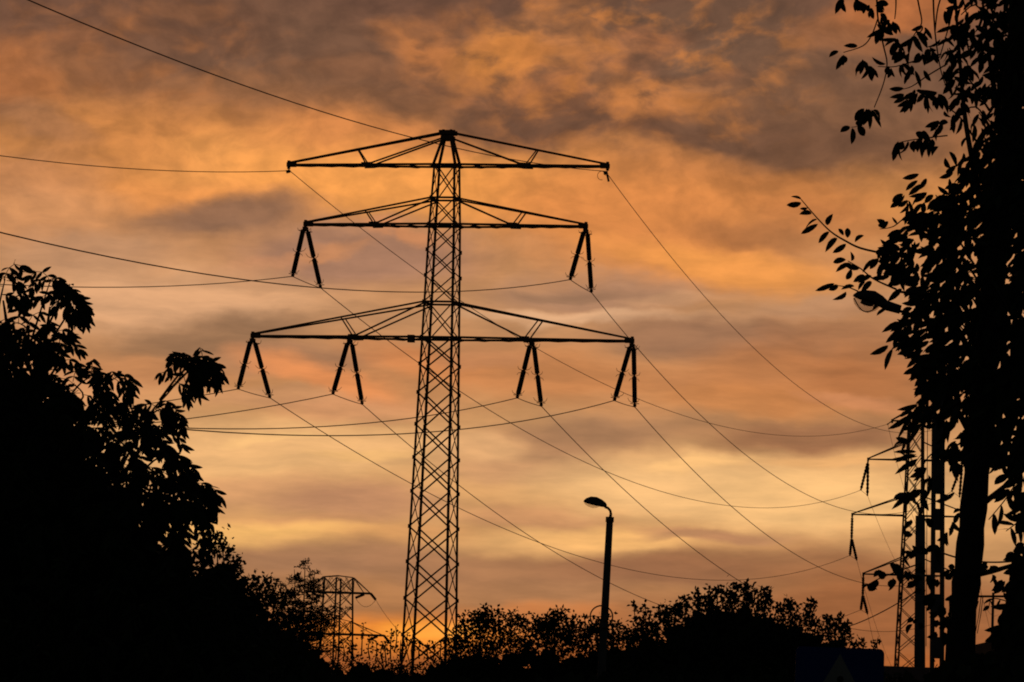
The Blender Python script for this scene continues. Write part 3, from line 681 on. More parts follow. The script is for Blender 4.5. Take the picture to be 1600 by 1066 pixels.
# ------------------------------------------------------------------ foliage
class Leaves:
    def __init__(s, seed): s.v = []; s.f = []; s.r = random.Random(seed)
    def leaf(s, p, d, n, L, w, curl=.25, fold=.25):
        """curved folded leaf: base p, direction d, normal n"""
        d = d.normalized(); sd_ = d.cross(n)
        if sd_.length < 1e-4: sd_ = d.orthogonal()
        sd_.normalize(); n = sd_.cross(d); i = len(s.v)
        st = ((0, 0), (.12, .55), (.34, .95), (.6, 1.0), (.83, .62), (1, 0)); bend = s.r.uniform(-.22, .22)
        for t, ww in st:
            c = p + d * (L * t) - n * (curl * L * t * t) + sd_ * (bend * L * t * t)
            if ww == 0: s.v.append(c)
            else:
                up = n * (fold * w * ww)
                s.v += [c + sd_ * (w * ww) + up, c, c - sd_ * (w * ww) + up]
        a = i
        s.f += [(a, a + 1, a + 2), (a, a + 2, a + 3)]
        for k in (1, 4, 7): s.f += [(a + k, a + k + 3, a + k + 4, a + k + 1), (a + k + 1, a + k + 4, a + k + 5, a + k + 2)]
        s.f += [(a + 10, a + 13, a + 11), (a + 11, a + 13, a + 12)]
    def small(s, p, d, n, L, w):
        d = d.normalized(); sd_ = d.cross(n)
        if sd_.length < 1e-4: sd_ = d.orthogonal()
        sd_.normalize(); n = sd_.cross(d); i = len(s.v)
        s.v += [p, p + d * L * .5 + sd_ * w - n * L * .06, p + d * L - n * L * .25, p + d * L * .5 - sd_ * w - n * L * .06]
        s.f += [(i, i + 1, i + 2, i + 3)]
    def rv(s):
        r = s.r
        while True:
            v = Vector((r.uniform(-1, 1), r.uniform(-1, 1), r.uniform(-1, 1)))
            if .05 < v.length < 1: return v.normalized()
    def build(s, name, mat, parent):
        b = MB(); b.v = s.v; b.f = s.f
        return b.build(name, mat, parent)
def inside(poly, x, y):
    c = False; n = len(poly); j = n - 1
    for i in range(n):
        xi, yi = poly[i]; xj, yj = poly[j]
        if (yi > y) != (yj > y) and x < (xj - xi) * (y - yi) / (yj - yi) + xi: c = not c
        j = i
    return c
def fill(poly, n, rr, dens=None):
    x0, x1 = min(p[0] for p in poly), max(p[0] for p in poly); y0, y1 = min(p[1] for p in poly), max(p[1] for p in poly)
    o = []; guard = 0
    while len(o) < n and guard < n * 40:
        guard += 1; x, y = rr.uniform(x0, x1), rr.uniform(y0, y1)
        if inside(poly, x, y) and (dens is None or rr.random() < dens(x, y)): o.append((x, y))
    return o
def limb(b, pts, r0, r1, n=7):
    m = len(pts); b.tube(pts, [lerp(r0, r1, k / (m - 1)) for k in range(m)], n)
def curve(pts, n=6):
    """smooth polyline through points"""
    o = []
    for k in range(len(pts) - 1):
        p0, p1, p2, p3 = pts[max(k - 1, 0)], pts[k], pts[k + 1], pts[min(k + 2, len(pts) - 1)]
        for j in range(n):
            t = j / n; o.append(.5 * ((2 * p1) + (p2 - p0) * t + (2 * p0 - 5 * p1 + 4 * p2 - p3) * t * t + (3 * p1 - p0 - 3 * p2 + p3) * t ** 3))
    o.append(pts[-1]); return o

# ---- right tree: leaning trunk, single ovate leaves on long twigs
DT = 26.0; kt = DT / PX
T0 = at(1500, 1015, DT); tb = Vector((at(1480, 1290, DT).x, DT, 0))
tree_r = thing('leafy_tree', 'dark leaning tree with single oval leaves on long twigs, filling the right edge', 'tree', tb)
trunk_px = [(1501, 1010), (1508, 930), (1516, 850), (1526, 740), (1532, 660), (1546, 500), (1562, 340), (1580, 160), (1592, 20), (1600, -120)]
b = MB(); tp_ = [tb] + [at(x, y, DT) for x, y in trunk_px]; cv = curve(tp_, 4)
rs = [lerp(24, 15, k / (len(cv) - 1)) * kt * (1 + .07 * math.sin(k * 2.3)) for k in range(len(cv))]
b.tube(cv, rs, 14); b.build('trunk', M['bark'], tree_r, smooth=True)
lim = MB(); lv = Leaves(11); r = lv.r
def twig(pts, D0, D1, r0=2.4, r1=.9, leaves=(), step=None, ll=26, lw=4.6, droop=.7, skip=0.0, first=.1):
    m = len(pts); P3 = [at(x, y, lerp(D0, D1, k / max(1, m - 1))) for k, (x, y) in enumerate(pts)]
    cv = curve(P3, 4); limb(lim, cv, r0 * kt * .8, r1 * kt * .8, 6)
    if step:
        tot = sum((cv[k + 1] - cv[k]).length for k in range(len(cv) - 1)); dd = step * kt; pos_ = dd * first; acc = 0; sgn = 1
        for k in range(len(cv) - 1):
            seg = (cv[k + 1] - cv[k]).length
            while pos_ < acc + seg:
                if r.random() >= skip:
                    p = lerp(cv[k], cv[k + 1], (pos_ - acc) / seg); t = (cv[k + 1] - cv[k]).normalized()
                    sidev = t.cross(Vector((0, 1, 0))).normalized() * sgn + Vector((0, r.uniform(-.6, .6), 0))
                    d = t * r.uniform(.3, .8) + sidev * r.uniform(.5, 1) + Vector((0, 0, -droop * r.uniform(.6, 1.3)))
                    n_ = (Vector((0, -1, .3)) + lv.rv() * .8)
                    s_ = r.uniform(.75, 1.15); lv.leaf(p, d, n_, ll * kt * s_, lw * kt * s_ * r.uniform(.8, 1.2), r.uniform(.05, .4), r.uniform(.05, .5))
                sgn = -sgn; pos_ += dd * r.uniform(.7, 1.3)
            acc += seg
def one(x, y, ang, L=26, w=4.3, D=DT, yaw_=None):
    """a leaf whose base shows at x,y and that points ang degrees clockwise from right"""
    a = R(ang); d = RT * math.cos(a) - UP * math.sin(a) + Vector((0, r.uniform(-.75, .75), 0))
    n_ = Vector((0, -1, 0)) + lv.rv() * .8
    lv.leaf(at(x, y, D), d, n_, L * kt, w * kt, r.uniform(.0, .55), r.uniform(.05, .8))
def bunch(x, y, n, ang=90, spread=55, L=25, rad=6, D=None, w=4.3):
    D0 = D or DT - r.uniform(.2, 1.4)
    for k in range(n):
        one(x + r.gauss(0, rad * .4), y + r.gauss(0, rad * .4), ang + (spread * (2 * (k + .5) / n - 1)) + r.gauss(0, 9), L * r.uniform(.6, 1.25), w * r.uniform(.7, 1.3), D0 + r.uniform(-.08, .08))
# hanging twigs against the sky at the top
twig([(1368, -40), (1370, 0), (1372, 30), (1380, 70), (1386, 100), (1380, 132), (1366, 168)], 25.0, 24.8, 2.2, 1.0)
twig([(1372, 28), (1362, 55), (1348, 72), (1318, 82)], 24.9, 24.7, 1.6, .8)
twig([(1398, -40), (1400, 5), (1398, 30)], 25.1, 25.1, 2.0, 1.0)
twig([(1428, -30), (1436, 10), (1440, 36), (1430, 52), (1420, 70)], 25.4, 25.2, 2.0, .8)
twig([(1458, -20), (1459, 20), (1462, 60), (1470, 110), (1480, 140)], 25.6, 25.4, 2.2, .9)
twig([(1480, -30), (1466, 10), (1461, 50)], 25.7, 25.5, 2.0, 1.4)
twig([(1500, -30), (1490, 10), (1480, 50), (1468, 90)], 25.9, 25.5, 2.2, 1)
twig([(1500, -20), (1510, 20), (1516, 45)], 25.8, 25.8, 1.8, 1)
twig([(1470, 85), (1440, 92), (1400, 104), (1372, 104)], 25.4, 25.0, 1.8, .8)
twig([(1480, 100), (1450, 118), (1425, 135), (1408, 140)], 25.5, 25.2, 1.6, .8)
for a in ((1318, 0, 100, 3), (1338, -2, 80, 3), (1356, 8, 150, 4), (1370, 10, 20, 3), (1362, 16, 85, 2), (1376, 22, 70, 3), (1374, 44, 110, 3), (1394, 34, 65, 3), (1388, 30, 130, 2)): bunch(a[0], a[1], a[3], a[2], 40, 20 if a[1] < 12 else 22, 5, 24.9)
one(1340, 72, 175, 20, 4); one(1310, 80, 140, 18, 4.5); bunch(1316, 86, 3, 85, 40, 20, 3, 24.7)
bunch(1347, 94, 4, 95, 50, 24, 5, 24.7); bunch(1360, 102, 4, 75, 60, 24, 4, 24.7); one(1384, 100, 195, 24, 4); bunch(1392, 106, 3, 110, 40, 24, 4, 24.8)
bunch(1400, 62, 7, 130, 90, 26, 10, 25); bunch(1412, 80, 6, 100, 80, 26, 10, 25); bunch(1408, 100, 4, 70, 40, 22, 5, 25); bunch(1430, 55, 5, 80, 80, 26, 8, 25.2)
bunch(1444, 40, 4, 110, 60, 24, 6, 25.3); bunch(1425, 108, 4, 95, 35, 26, 6, 25.1); one(1443, 110, 60, 22, 5); bunch(1440, 85, 3, 110, 40, 24, 5, 25.2)
for dx, dy in ((1412, 138), (1413, 148), (1416, 152)): one(dx, dy, 168 - (dy - 138), 22, 4)
bunch(1430, 142, 6, 95, 70, 30, 8, 25); bunch(1446, 146, 6, 85, 60, 30, 8, 25.1); bunch(1422, 152, 4, 110, 30, 28, 5, 25); bunch(1465, 150, 5, 100, 60, 28, 8, 25.2)
bunch(1352, 172, 5, 100, 50, 24, 5, 24.8); bunch(1360, 172, 3, 60, 40, 24, 4, 24.8)
twig([(1352, 180), (1342, 196), (1330, 199)], 24.8, 24.8, 1.0, .6); one(1328, 198, 150, 22, 5); one(1332, 200, 95, 27, 5); one(1340, 196, 45, 26, 6); one(1344, 186, 100, 20, 6)
twig([(1480, 212), (1445, 216), (1418, 220), (1402, 224)], 25.3, 25.0, 1.6, .7)
for k, x in enumerate((1402, 1410, 1418, 1427, 1437, 1447, 1458)): bunch(x, 222 - k * .6, 2, 105 - k * 2, 14, 24, 3, 25 + .05 * k)
bunch(1442, 205, 3, 110, 60, 24, 4, 25.2); bunch(1470, 190, 3, 130, 40, 26, 6, 25.4)
for x, y in ((1436, 272), (1434, 282), (1440, 288)): one(x, y, 160 - (y - 272) * 1.5, 26, 4.5, 25.1)
for cx, cy, n_ in ((1490, 40, 8), (1505, 55, 9), (1520, 40, 8), (1535, 20, 8), (1495, 85, 8), (1510, 105, 8), (1480, 65, 6), (1530, 70, 9), (1545, 45, 9), (1490, 125, 6), (1515, 140, 8), (1500, 165, 6), (1460, 78, 5)): bunch(cx, cy, n_, 90, 80, 27, 14, 25.6)
# twigs reaching out over the sky at mid height
twig([(1385, 397), (1345, 388), (1320, 376), (1298, 362), (1276, 340), (1252, 312)], 25.0, 24.4, 2.4, .9)
for x, y, an, L in ((1252, 312, 205, 20), (1252, 317, 160, 22), (1262, 325, 165, 12), (1268, 333, 170, 18), (1277, 343, 165, 24), (1278, 350, 155, 32), (1296, 362, 140, 28), (1308, 372, 140, 30), (1322, 381, 140, 24), (1292, 352, 285, 18), (1296, 350, 250, 10), (1324, 372, 280, 22), (1318, 368, 235, 14), (1350, 368, 150, 20)): one(x, y, an, L, 4.6 if L > 15 else 3.2, 24.6)
twig([(1400, 452), (1365, 436), (1345, 420), (1325, 408)], 25.0, 24.6, 2.0, .8)
for x, y, an, L in ((1322, 406, 185, 22), (1330, 408, 285, 14), (1330, 412, 160, 26), (1343, 420, 195, 26), (1330, 420, 110, 24), (1351, 430, 150, 18), (1362, 440, 145, 24), (1390, 432, 180, 26), (1352, 440, 150, 16)): one(x, y, an, L, 4.6, 24.7)
twig([(1340, 455), (1325, 449), (1306, 446)], 25.0, 24.7, 1.4, .7)
for x, y, an, L in ((1304, 443, 160, 30), (1310, 447, 165, 18), (1335, 447, 185, 20), (1322, 456, 125, 22)): one(x, y, an, L, 4.4, 24.7)
twig([(1440, 338), (1418, 338), (1396, 354), (1375, 358)], 25.2, 25.0, 1.6, .8); bunch(1382, 358, 2, 250, 20, 18, 3, 25, 7); one(1402, 350, 225, 12, 2, 25); one(1420, 355, 150, 30, 5, 25); bunch(1420, 315, 5, 110, 60, 26, 6, 25.1); bunch(1412, 305, 3, 130, 30, 24, 4, 25.1); bunch(1428, 330, 4, 90, 60, 28, 6, 25.1)
for x, y, an, L in ((1388, 540, 145, 30), (1395, 545, 120, 34), (1408, 505, 165, 30), (1410, 515, 140, 30), (1430, 545, 160, 28), (1437, 552, 125, 30), (1440, 560, 110, 30)): one(x, y, an, L, 5, 25)
for cx, cy, n_, an in ((1405, 520, 6, 110), (1418, 530, 6, 120), (1430, 520, 7, 120), (1440, 570, 5, 115), (1420, 505, 5, 140), (1445, 590, 6, 110), (1440, 632, 6, 120), (1452, 640, 6, 110), (1432, 642, 3, 155), (1455, 600, 6, 100)): bunch(cx, cy, n_, an, 50, 27, 8, 25.1)
for cx, cy, n_, an in ((1392, 388, 6, 140), (1408, 398, 7, 130), (1422, 380, 6, 120), (1430, 402, 7, 135), (1412, 420, 7, 140), (1396, 412, 5, 150), (1438, 430, 7, 125), (1445, 455, 7, 120), (1440, 478, 7, 125), (1448, 350, 6, 110), (1455, 390, 7, 120), (1436, 500, 6, 130), (1462, 420, 7, 115)): bunch(cx, cy, n_, an, 60, 27, 12, 25.3)
# foliage masses inside the crown
def mass(poly, n, D0, D1, L=27, w=4.5, ang=115, spread=60, dens=None):
    for x, y in fill(poly, n, r, dens):
        if 1322 < x < 1432 and 432 < y < 505 and r.random() < .85: continue
        D = r.uniform(D0, D1); one(x, y, ang + r.gauss(0, spread * .5), L * r.uniform(.7, 1.15), w * r.uniform(.8, 1.2), D)
mass([(1480, -40), (1475, 20), (1470, 120), (1455, 170), (1460, 240), (1440, 275), (1445, 300), (1430, 320), (1435, 345), (1640, 345), (1640, -40)], 300, 25, 27.4, dens=lambda x, y: min(1, max(.08, (x - 1450 + (40 if y > 230 else 0)) / 100)))
mass([(1545, -60), (1552, 60), (1556, 130), (1550, 190), (1520, 240), (1490, 290), (1470, 340), (1480, 640), (1640, 640), (1640, -60)], 1500, 25, 28, 27, 4.6)
mass([(1575, -60), (1575, 130), (1566, 260), (1540, 330), (1530, 560), (1640, 580), (1640, -60)], 260, 26.5, 28.5, 44, 10)
mass([(1440, 300), (1420, 350), (1370, 385), (1360, 430), (1375, 470), (1400, 500), (1420, 540), (1440, 580), (1440, 650), (1500, 660), (1500, 300)], 420, 25, 27, 27, 4.6, 145, 40, lambda x, y: min(1, max(.2, (x - 1350) / 120)))
mass([(1440, 570), (1438, 660), (1470, 700), (1500, 720), (1640, 720), (1640, 570)], 300, 25, 27.5, 28, 5.2, 115, 60, lambda x, y: 1 if x > 1515 or y < 610 else .35)
mass([(1550, 640), (1552, 690), (1565, 700), (1575, 760), (1590, 800), (1640, 860), (1640, 620)], 150, 25, 27, 30, 5.2, 115, 40)
mass([(1535, 880), (1545, 862), (1575, 868), (1590, 850), (1640, 820), (1640, 930), (1590, 920), (1540, 912)], 60, 25, 27, 24, 7, 100, 70)
mass([(1595, 850), (1580, 930), (1570, 960), (1562, 995), (1640, 1010), (1640, 840)], 320, 25, 27, 26, 6)
mass([(1592, 870), (1585, 960), (1580, 1000), (1680, 1010), (1680, 860)], 220, 26, 28, 34, 9)
mass([(1478, 1022), (1640, 1010), (1640, 1180), (1460, 1180)], 420, 24, 27, 36, 10)
twig([(1640, 700), (1600, 735), (1575, 775), (1545, 812)], 25.4, 24.8, 2, .9, step=16, ll=30, lw=5, droop=.6, first=.3, skip=.3)
twig([(1640, 790), (1600, 810), (1572, 830)], 25.2, 24.8, 2, .8, step=13, ll=30, lw=5, droop=.5)
twig([(1640, 960), (1590, 945), (1552, 935), (1545, 950)], 25.6, 25.2, 1.6, .7, step=18, ll=18, lw=3.5)
bunch(1578, 722, 8, 130, 60, 30, 14, 25); bunch(1590, 700, 8, 110, 60, 30, 14, 25); bunch(1562, 715, 4, 140, 30, 30, 8, 25)
# sprigs in front of the poles
for cx, cy, n_, an, L in ((1424, 645, 3, 150, 34), (1440, 655, 4, 140, 30), (1430, 706, 3, 165, 34), (1436, 715, 3, 140, 40), (1446, 732, 5, 125, 30), (1452, 745, 4, 110, 30), (1440, 765, 4, 100, 26), (1494, 690, 4, 110, 34), (1504, 680, 3, 80, 30), (1492, 722, 5, 95, 26), (1480, 705, 4, 150, 24)): bunch(cx, cy, n_, an, 30, L, 6, 24.6)
one(1428, 770, 150, 40, 4.6, 24.5); one(1432, 764, 135, 34, 4.4, 24.5); bunch(1424, 772, 1, 200, 20, 16, 2, 24.5)
bunch(1413, 692, 3, 170, 150, 16, 4, 24.6); one(1424, 691, 185, 24, 6, 24.6)
twig([(1470, 700), (1450, 715), (1436, 742), (1428, 766)], 25, 24.5, 1.6, .8)
for x, y, s_ in ((1423, 831, 11), (1422, 862, 11), (1398, 880, 20), (1395, 905, 24), (1366, 910, 20), (1373, 893, 22)): bunch(x, y, 2, 100, 30, s_, 3, 24.8, 6)
twig([(1440, 880), (1405, 892), (1370, 906), (1350, 918)], 25, 24.7, 1.6, .8, step=22, ll=18, lw=5, droop=.4)
for k in range(26): bunch(r.uniform(1418, 1492), r.uniform(800, 1010), 2, r.uniform(60, 150), 40, r.uniform(12, 22), 5, r.uniform(24.4, 25.6), 4.5)
for k in range(11): bunch(r.uniform(1462, 1500), r.uniform(720, 1000), 2, r.uniform(60, 150), 40, r.uniform(16, 26), 5, r.uniform(24.4, 25.6), 5)
# bigger limbs inside the crown
for pts in ([(1536, 600), (1500, 520), (1460, 470), (1400, 455)], [(1545, 500), (1510, 430), (1460, 370), (1420, 340)], [(1556, 400), (1530, 300), (1510, 200), (1500, 100), (1490, -40)], [(1572, 240), (1550, 120), (1535, 0)],
            [(1528, 700), (1495, 640), (1470, 600), (1450, 560)], [(1532, 660), (1570, 600), (1620, 560)], [(1520, 800), (1570, 760), (1640, 700)], [(1512, 900), (1560, 890), (1620, 870)]):
    limb(lim, curve([at(x, y, DT - .25 * k) for k, (x, y) in enumerate(pts)], 4), 6 * kt, 1.8 * kt, 7)
for k in range(26):
    x = r.uniform(1480, 1590); y = r.uniform(-30, 560); limb(lim, curve([at(x + 40, y + 60, DT), at(x + 18, y + 25, DT - .2), at(x, y, DT - .3), at(x - 22, y - 10 + r.uniform(-40, 40), DT - .5)], 3), 2.2 * kt, .9 * kt, 5)
lim.build('branches', M['bark'], tree_r, smooth=True)
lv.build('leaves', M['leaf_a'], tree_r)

# ---- left tree: drooping compound leaves
DB = 40.0; kb = DB / PX
lb0 = at(90, 1290, DB); lb0.z = 0; lb0.y = DB
tree_l = thing('leafy_tree', 'big dark tree with drooping compound leaves, rising along the left edge', 'tree', lb0)
lim = MB(); lv = Leaves(23); r = lv.r
def compound(x, y, D, ang, L=44, nl=7, ll=22, lw=3.1):
    """rachis from x,y arching over; leaflets hang in pairs"""
    a = R(ang); d = RT * math.cos(a) - UP * math.sin(a) + Vector((0, r.uniform(-.7, .7), 0)); d.normalize()
    p = at(x, y, D); pts = [p]; v = d.copy(); n_ = (nl + 1) // 2
    for k in range(n_):
        v = (v + Vector((0, 0, -.3 - .14 * k))).normalized(); p = p + v * (L * kb / n_); pts.append(p)
        sv = v.cross(Vector((r.uniform(-.3, .3), -1, r.uniform(-.3, .3)))).normalized()
        for sgn in (-1, 1):
            dd = v * .45 + sv * sgn * .65 + Vector((0, r.uniform(-.3, .3), -.72)); s_ = r.uniform(.8, 1.15)
            lv.leaf(p, dd, Vector((0, -1, .2)) + lv.rv() * .7, ll * kb * s_, lw * kb * s_, r.uniform(.1, .4), r.uniform(.1, .5))
    lv.leaf(p, v + Vector((0, 0, -.5)), Vector((0, -1, .2)) + lv.rv() * .6, ll * kb, lw * kb, .25, .3)
    lim.tube(pts, .55 * kb, 4)
def shoot(pts, D, n_=3, ll=22, rt=1.6, L=40, spread=1.0):
    P3 = curve([at(x, y, D + .12 * k) for k, (x, y) in enumerate(pts)], 4); limb(lim, P3, rt * 1.5 * kb, .8 * kb, 5)
    x, y = pts[-1]; px_, py_1 = pts[-2]; a0_ = math.degrees(math.atan2(y - py_1, x - px_))
    n_ = max(3, int(n_ * .95))
    for k in range(n_): compound(x + r.gauss(0, 2), y + r.gauss(0, 2), D + r.uniform(-.2, .2), a0_ + spread * lerp(-80, 80, (k + .5) / n_) + r.gauss(0, 8), L * r.uniform(.75, 1.1), 7, ll)
    for k in range(n_):
        q_ = r.uniform(.25, .9); i = r.randrange(len(pts) - 1); xx, yy = lerp(pts[i][0], pts[i + 1][0], q_), lerp(pts[i][1], pts[i + 1][1], q_)
        compound(xx, yy, D + r.uniform(-.3, .3), a0_ + r.choice((-70, 70)) + r.gauss(0, 15), L * r.uniform(.6, 1), 5, ll)
for pts, n_, ll in (
    ([(-10, 520), (0, 470), (8, 436)], 5, 20), ([(40, 560), (62, 490), (78, 440)], 6, 18), ([(60, 540), (90, 480), (105, 462)], 5, 20), ([(60, 560), (100, 500), (112, 474)], 5, 20), ([(40, 570), (45, 520), (30, 505)], 4, 20),
    ([(70, 600), (95, 560), (90, 545)], 5, 20), ([(80, 660), (120, 605), (140, 590)], 5, 20), ([(110, 680), (160, 605), (178, 592)], 5, 22), ([(100, 650), (130, 620), (115, 600)], 4, 22), ([(130, 700), (180, 650), (196, 640)], 4, 22),
    ([(190, 730), (232, 650), (268, 608), (292, 572)], 6, 22), ([(262, 612), (300, 575), (318, 566)], 5, 22), ([(250, 625), (280, 585), (305, 566)], 6, 22), ([(215, 680), (240, 645), (258, 640)], 5, 20),
    ([(200, 760), (240, 720), (262, 712)], 5, 21), ([(200, 780), (250, 735), (278, 728)], 5, 22), ([(200, 720), (235, 690), (250, 680)], 4, 20), ([(150, 720), (200, 680), (214, 668)], 4, 22),
    ([(200, 830), (270, 770), (300, 760)], 5, 22), ([(220, 850), (285, 785), (316, 768)], 5, 22), ([(220, 800), (260, 775), (284, 768)], 4, 20), ([(240, 880), (290, 820), (308, 812)], 4, 20)):
    shoot(pts, DB - r.uniform(0, 1.2), n_, ll)
polyL = [(-60, 470), (0, 500), (40, 515), (80, 520), (105, 560), (90, 600), (128, 615), (170, 615), (186, 650), (200, 692), (216, 718), (236, 742), (268, 765), (288, 795), (305, 845), (330, 880), (360, 930), (400, 990), (430, 1180), (-60, 1180)]
for x, y in fill(polyL, 950, r): compound(x, y - 4, r.uniform(DB - 1, DB + 3), r.choice((200, 340, 250, 290, 0, 180)) + r.gauss(0, 20), 40, 7, 23)
polyLi = [(-60, 560), (40, 585), (75, 640), (100, 700), (160, 745), (195, 780), (225, 820), (265, 880), (310, 940), (360, 1000), (390, 1180), (-60, 1180)]
for x, y in fill(polyLi, 5000, r): lv.leaf(at(x, y, r.uniform(DB + 1, DB + 4)), lv.rv() + Vector((0, 0, -.5)), Vector((0, -1, 0)) + lv.rv() * .5, 32 * kb, 9 * kb)
for x, y in fill([(-60, 880), (240, 900), (330, 1000), (370, 1180), (-60, 1180)], 1500, r): lv.leaf(at(x, y, r.uniform(DB + 1.5, DB + 4)), lv.rv() + Vector((0, 0, -.5)), Vector((0, -1, 0)) + lv.rv() * .5, 34 * kb, 10 * kb)
b = MB(); cv = curve([lb0, at(70, 1000, DB + 2), at(60, 800, DB + 2), at(40, 620, DB + 1.5)], 5); b.tube(cv, [lerp(26, 5, k / (len(cv) - 1)) * kb for k in range(len(cv))], 12); b.build('trunk', M['bark'], tree_l, smooth=True)
for pts in ([(68, 950), (140, 820), (220, 700), (240, 640)], [(62, 820), (110, 700), (150, 620)], [(50, 700), (65, 580), (78, 480)], [(60, 900), (180, 850), (290, 780)], [(45, 650), (20, 560), (5, 470)]):
    limb(lim, curve([at(x, y, DB + 1.6 - .4 * k) for k, (x, y) in enumerate(pts)], 5), 7 * kb, 1.6 * kb, 7)
lim.build('branches', M['bark'], tree_l, smooth=True)
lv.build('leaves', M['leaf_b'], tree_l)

# ---- bushes and small trees along the bottom
def bush(name, label, cat, outline, D, nleaf, Lpx, wpx, depth, mat, tips=(), seed=1, inner=.0, group=None, core=None, ncore=300, stems=6, tipn=26, tipspread=9):
    k_ = D / PX; rr = random.Random(seed)
    xs = [p[0] for p in outline]; cx = (min(xs) + max(xs)) / 2
    base = at(cx, 1200, D); base.z = 0; base.y = D
    o = thing(name, label, cat, base, group); lv = Leaves(seed); r = lv.r; wd = MB()
    # foliage gathers round many small clumps, leaving gaps between them
    clumps = [(x, y, r.uniform(D - depth, D + depth), r.uniform(5, 12)) for x, y in fill(outline, max(20, nleaf // 34), r)]
    for x, y, d_, s_ in clumps:
        for q_ in range(34):
            p = at(x + r.gauss(0, s_), y + r.gauss(0, s_ * .8), d_ + r.gauss(0, s_ * k_))
            lv.small(p, lv.rv() + Vector((0, 0, -.25)), lv.rv(), Lpx * k_ * r.uniform(.6, 1.2), wpx * k_ * r.uniform(.7, 1.2))
    top = min(p[1] for p in outline)
    for (x, y, x0, y0) in tips:
        d_ = r.uniform(D - depth, D + depth); pts = [at(x0, y0, d_), at(lerp(x0, x, .5) + r.uniform(-4, 4), lerp(y0, y, .5), d_), at(x, y, d_)]
        limb(wd, curve(pts, 4), 1.3 * k_, .5 * k_, 5)
        for q_ in range(tipn):
            t = r.uniform(0, 1) ** .6; sp = tipspread * (1.15 - .8 * t); p = at(lerp(x0, x, t) + r.gauss(0, sp * .6), lerp(y0, y, t) + r.gauss(0, sp * .5), d_ + r.gauss(0, .15))
            lv.small(p, lv.rv() + Vector((0, 0, .1)), Vector((0, -1, 0)) + lv.rv(), Lpx * k_ * r.uniform(.7, 1.25), wpx * k_ * r.uniform(.8, 1.3))
    if core:
        for x, y in fill(core, ncore, r): lv.leaf(at(x, y, D + r.uniform(-.4, .9) * depth), lv.rv(), Vector((0, -1, 0)) + lv.rv() * .5, 34 * k_, 10 * k_)
    for q_ in range(stems):
        x1, y1 = outline[r.randrange(len(outline))]; y1 = min(y1 + 18, 1060)
        limb(wd, curve([base + Vector((r.uniform(-.4, .4), 0, 0)), at(lerp(cx, x1, .45), lerp(1150, y1, .45), D + .2), at(lerp(cx, x1, .85), lerp(1150, y1, .8), D), at(x1 * .97 + cx * .03, y1, D - .2)], 4), 3.6 * k_, .8 * k_, 6)
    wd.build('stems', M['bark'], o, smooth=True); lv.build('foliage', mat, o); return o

bush('leafy_bush', 'small leaved dark bush at the foot of the big tree with drooping leaves', 'bush', [(300, 900), (318, 850), (338, 838), (352, 852), (364, 872), (378, 890), (398, 912), (412, 918), (428, 940), (440, 985), (455, 1180), (280, 1180)], 70, 7000, 9, 2.6, 1.2, M['leaf_c'],
     tips=[(340, 830, 335, 870), (354, 846, 350, 880), (374, 872, 365, 905), (399, 900, 385, 930), (424, 898, 412, 940), (432, 908, 420, 945), (413, 905, 405, 940), (330, 840, 325, 870)], seed=31, core=[(290, 940), (340, 890), (390, 950), (420, 1000), (440, 1180), (280, 1180)], ncore=900)
# the feathery tree
def feathery():
    D = 170.0; k_ = D / PX; base = at(478, 1200, D); base.z = 0; base.y = D
    o = thing('feathery_tree', 'wispy tree with fine feathery sprays, just left of the big pylon', 'tree', base)
    lv = Leaves(41); r = lv.r; wd = MB(); tr_ = MB()
    tops = [(477, 872, 470, 1060), (460, 890, 466, 1060), (446, 912, 462, 1060), (492, 890, 474, 1060)]
    for x1, y1, x0, y0 in tops:
        cv = curve([at(x0, y0, D), at(lerp(x0, x1, .55), lerp(y0, y1, .5), D + r.uniform(-.5, .5)), at(x1, y1, D)], 6); limb(wd, cv, 2.4 * k_, .5 * k_, 6)
        H = y0 - y1
        for q_ in range(60):
            t = r.uniform(.02, .8); yy = y1 + H * t; xx = lerp(x1, x0, t); L = lerp(6, 44, min(1, t * 1.7)) * r.uniform(.5, 1.1); sg = r.choice((-1, 1)); dep = r.uniform(-1, 1) * L * k_
            p0 = at(xx, yy, D); p2 = at(xx + sg * L, yy - L * .25 + L * .3 * r.random(), D + dep); p1 = (p0 + p2) / 2 + Vector((0, 0, -.1 * L * k_))
            limb(wd, [p0, p1, p2], .7 * k_, .3 * k_, 4)
            for w_ in range(int(7 + L * .65)):
                s_ = r.uniform(.15, 1.0); c = lerp(p0, p2, s_) + Vector((r.gauss(0, 1.2), r.gauss(0, 1.5), r.gauss(0, 1.2))) * k_
                lv.small(c, lv.rv() + Vector((sg * .4, 0, .25)), lv.rv(), r.uniform(3.5, 7) * k_, .95 * k_)
    for (x0, y0, x1, y1) in ((480, 972, 548, 948), (476, 955, 530, 962), (480, 985, 540, 958), (470, 980, 420, 960), (470, 940, 432, 905), (480, 960, 528, 978), (476, 970, 524, 945), (474, 950, 505, 925)):
        p0, p2 = at(x0, y0, D - 1), at(x1, y1, D - 1.5); limb(wd, [p0, (p0 + p2) / 2, p2], 1 * k_, .4 * k_, 4)
        for q_ in range(120):
            s_ = r.uniform(0, 1); c = lerp(p0, p2, s_) + Vector((r.gauss(0, 3), r.gauss(0, 3), r.gauss(0, 6 * (1.1 - s_)) - 2)) * k_; lv.small(c, lv.rv(), lv.rv(), r.uniform(3.5, 7) * k_, 1.1 * k_)
    tr_.tube(curve([base, at(472, 1090, D), at(470, 1000, D)], 4), [6 * k_] * 4 + [4 * k_] * 4 + [2.4 * k_], 8); tr_.build('trunk', M['bark'], o, smooth=True)
    wd.build('branches', M['bark'], o); lv.build('foliage', M['needle'], o)
feathery()
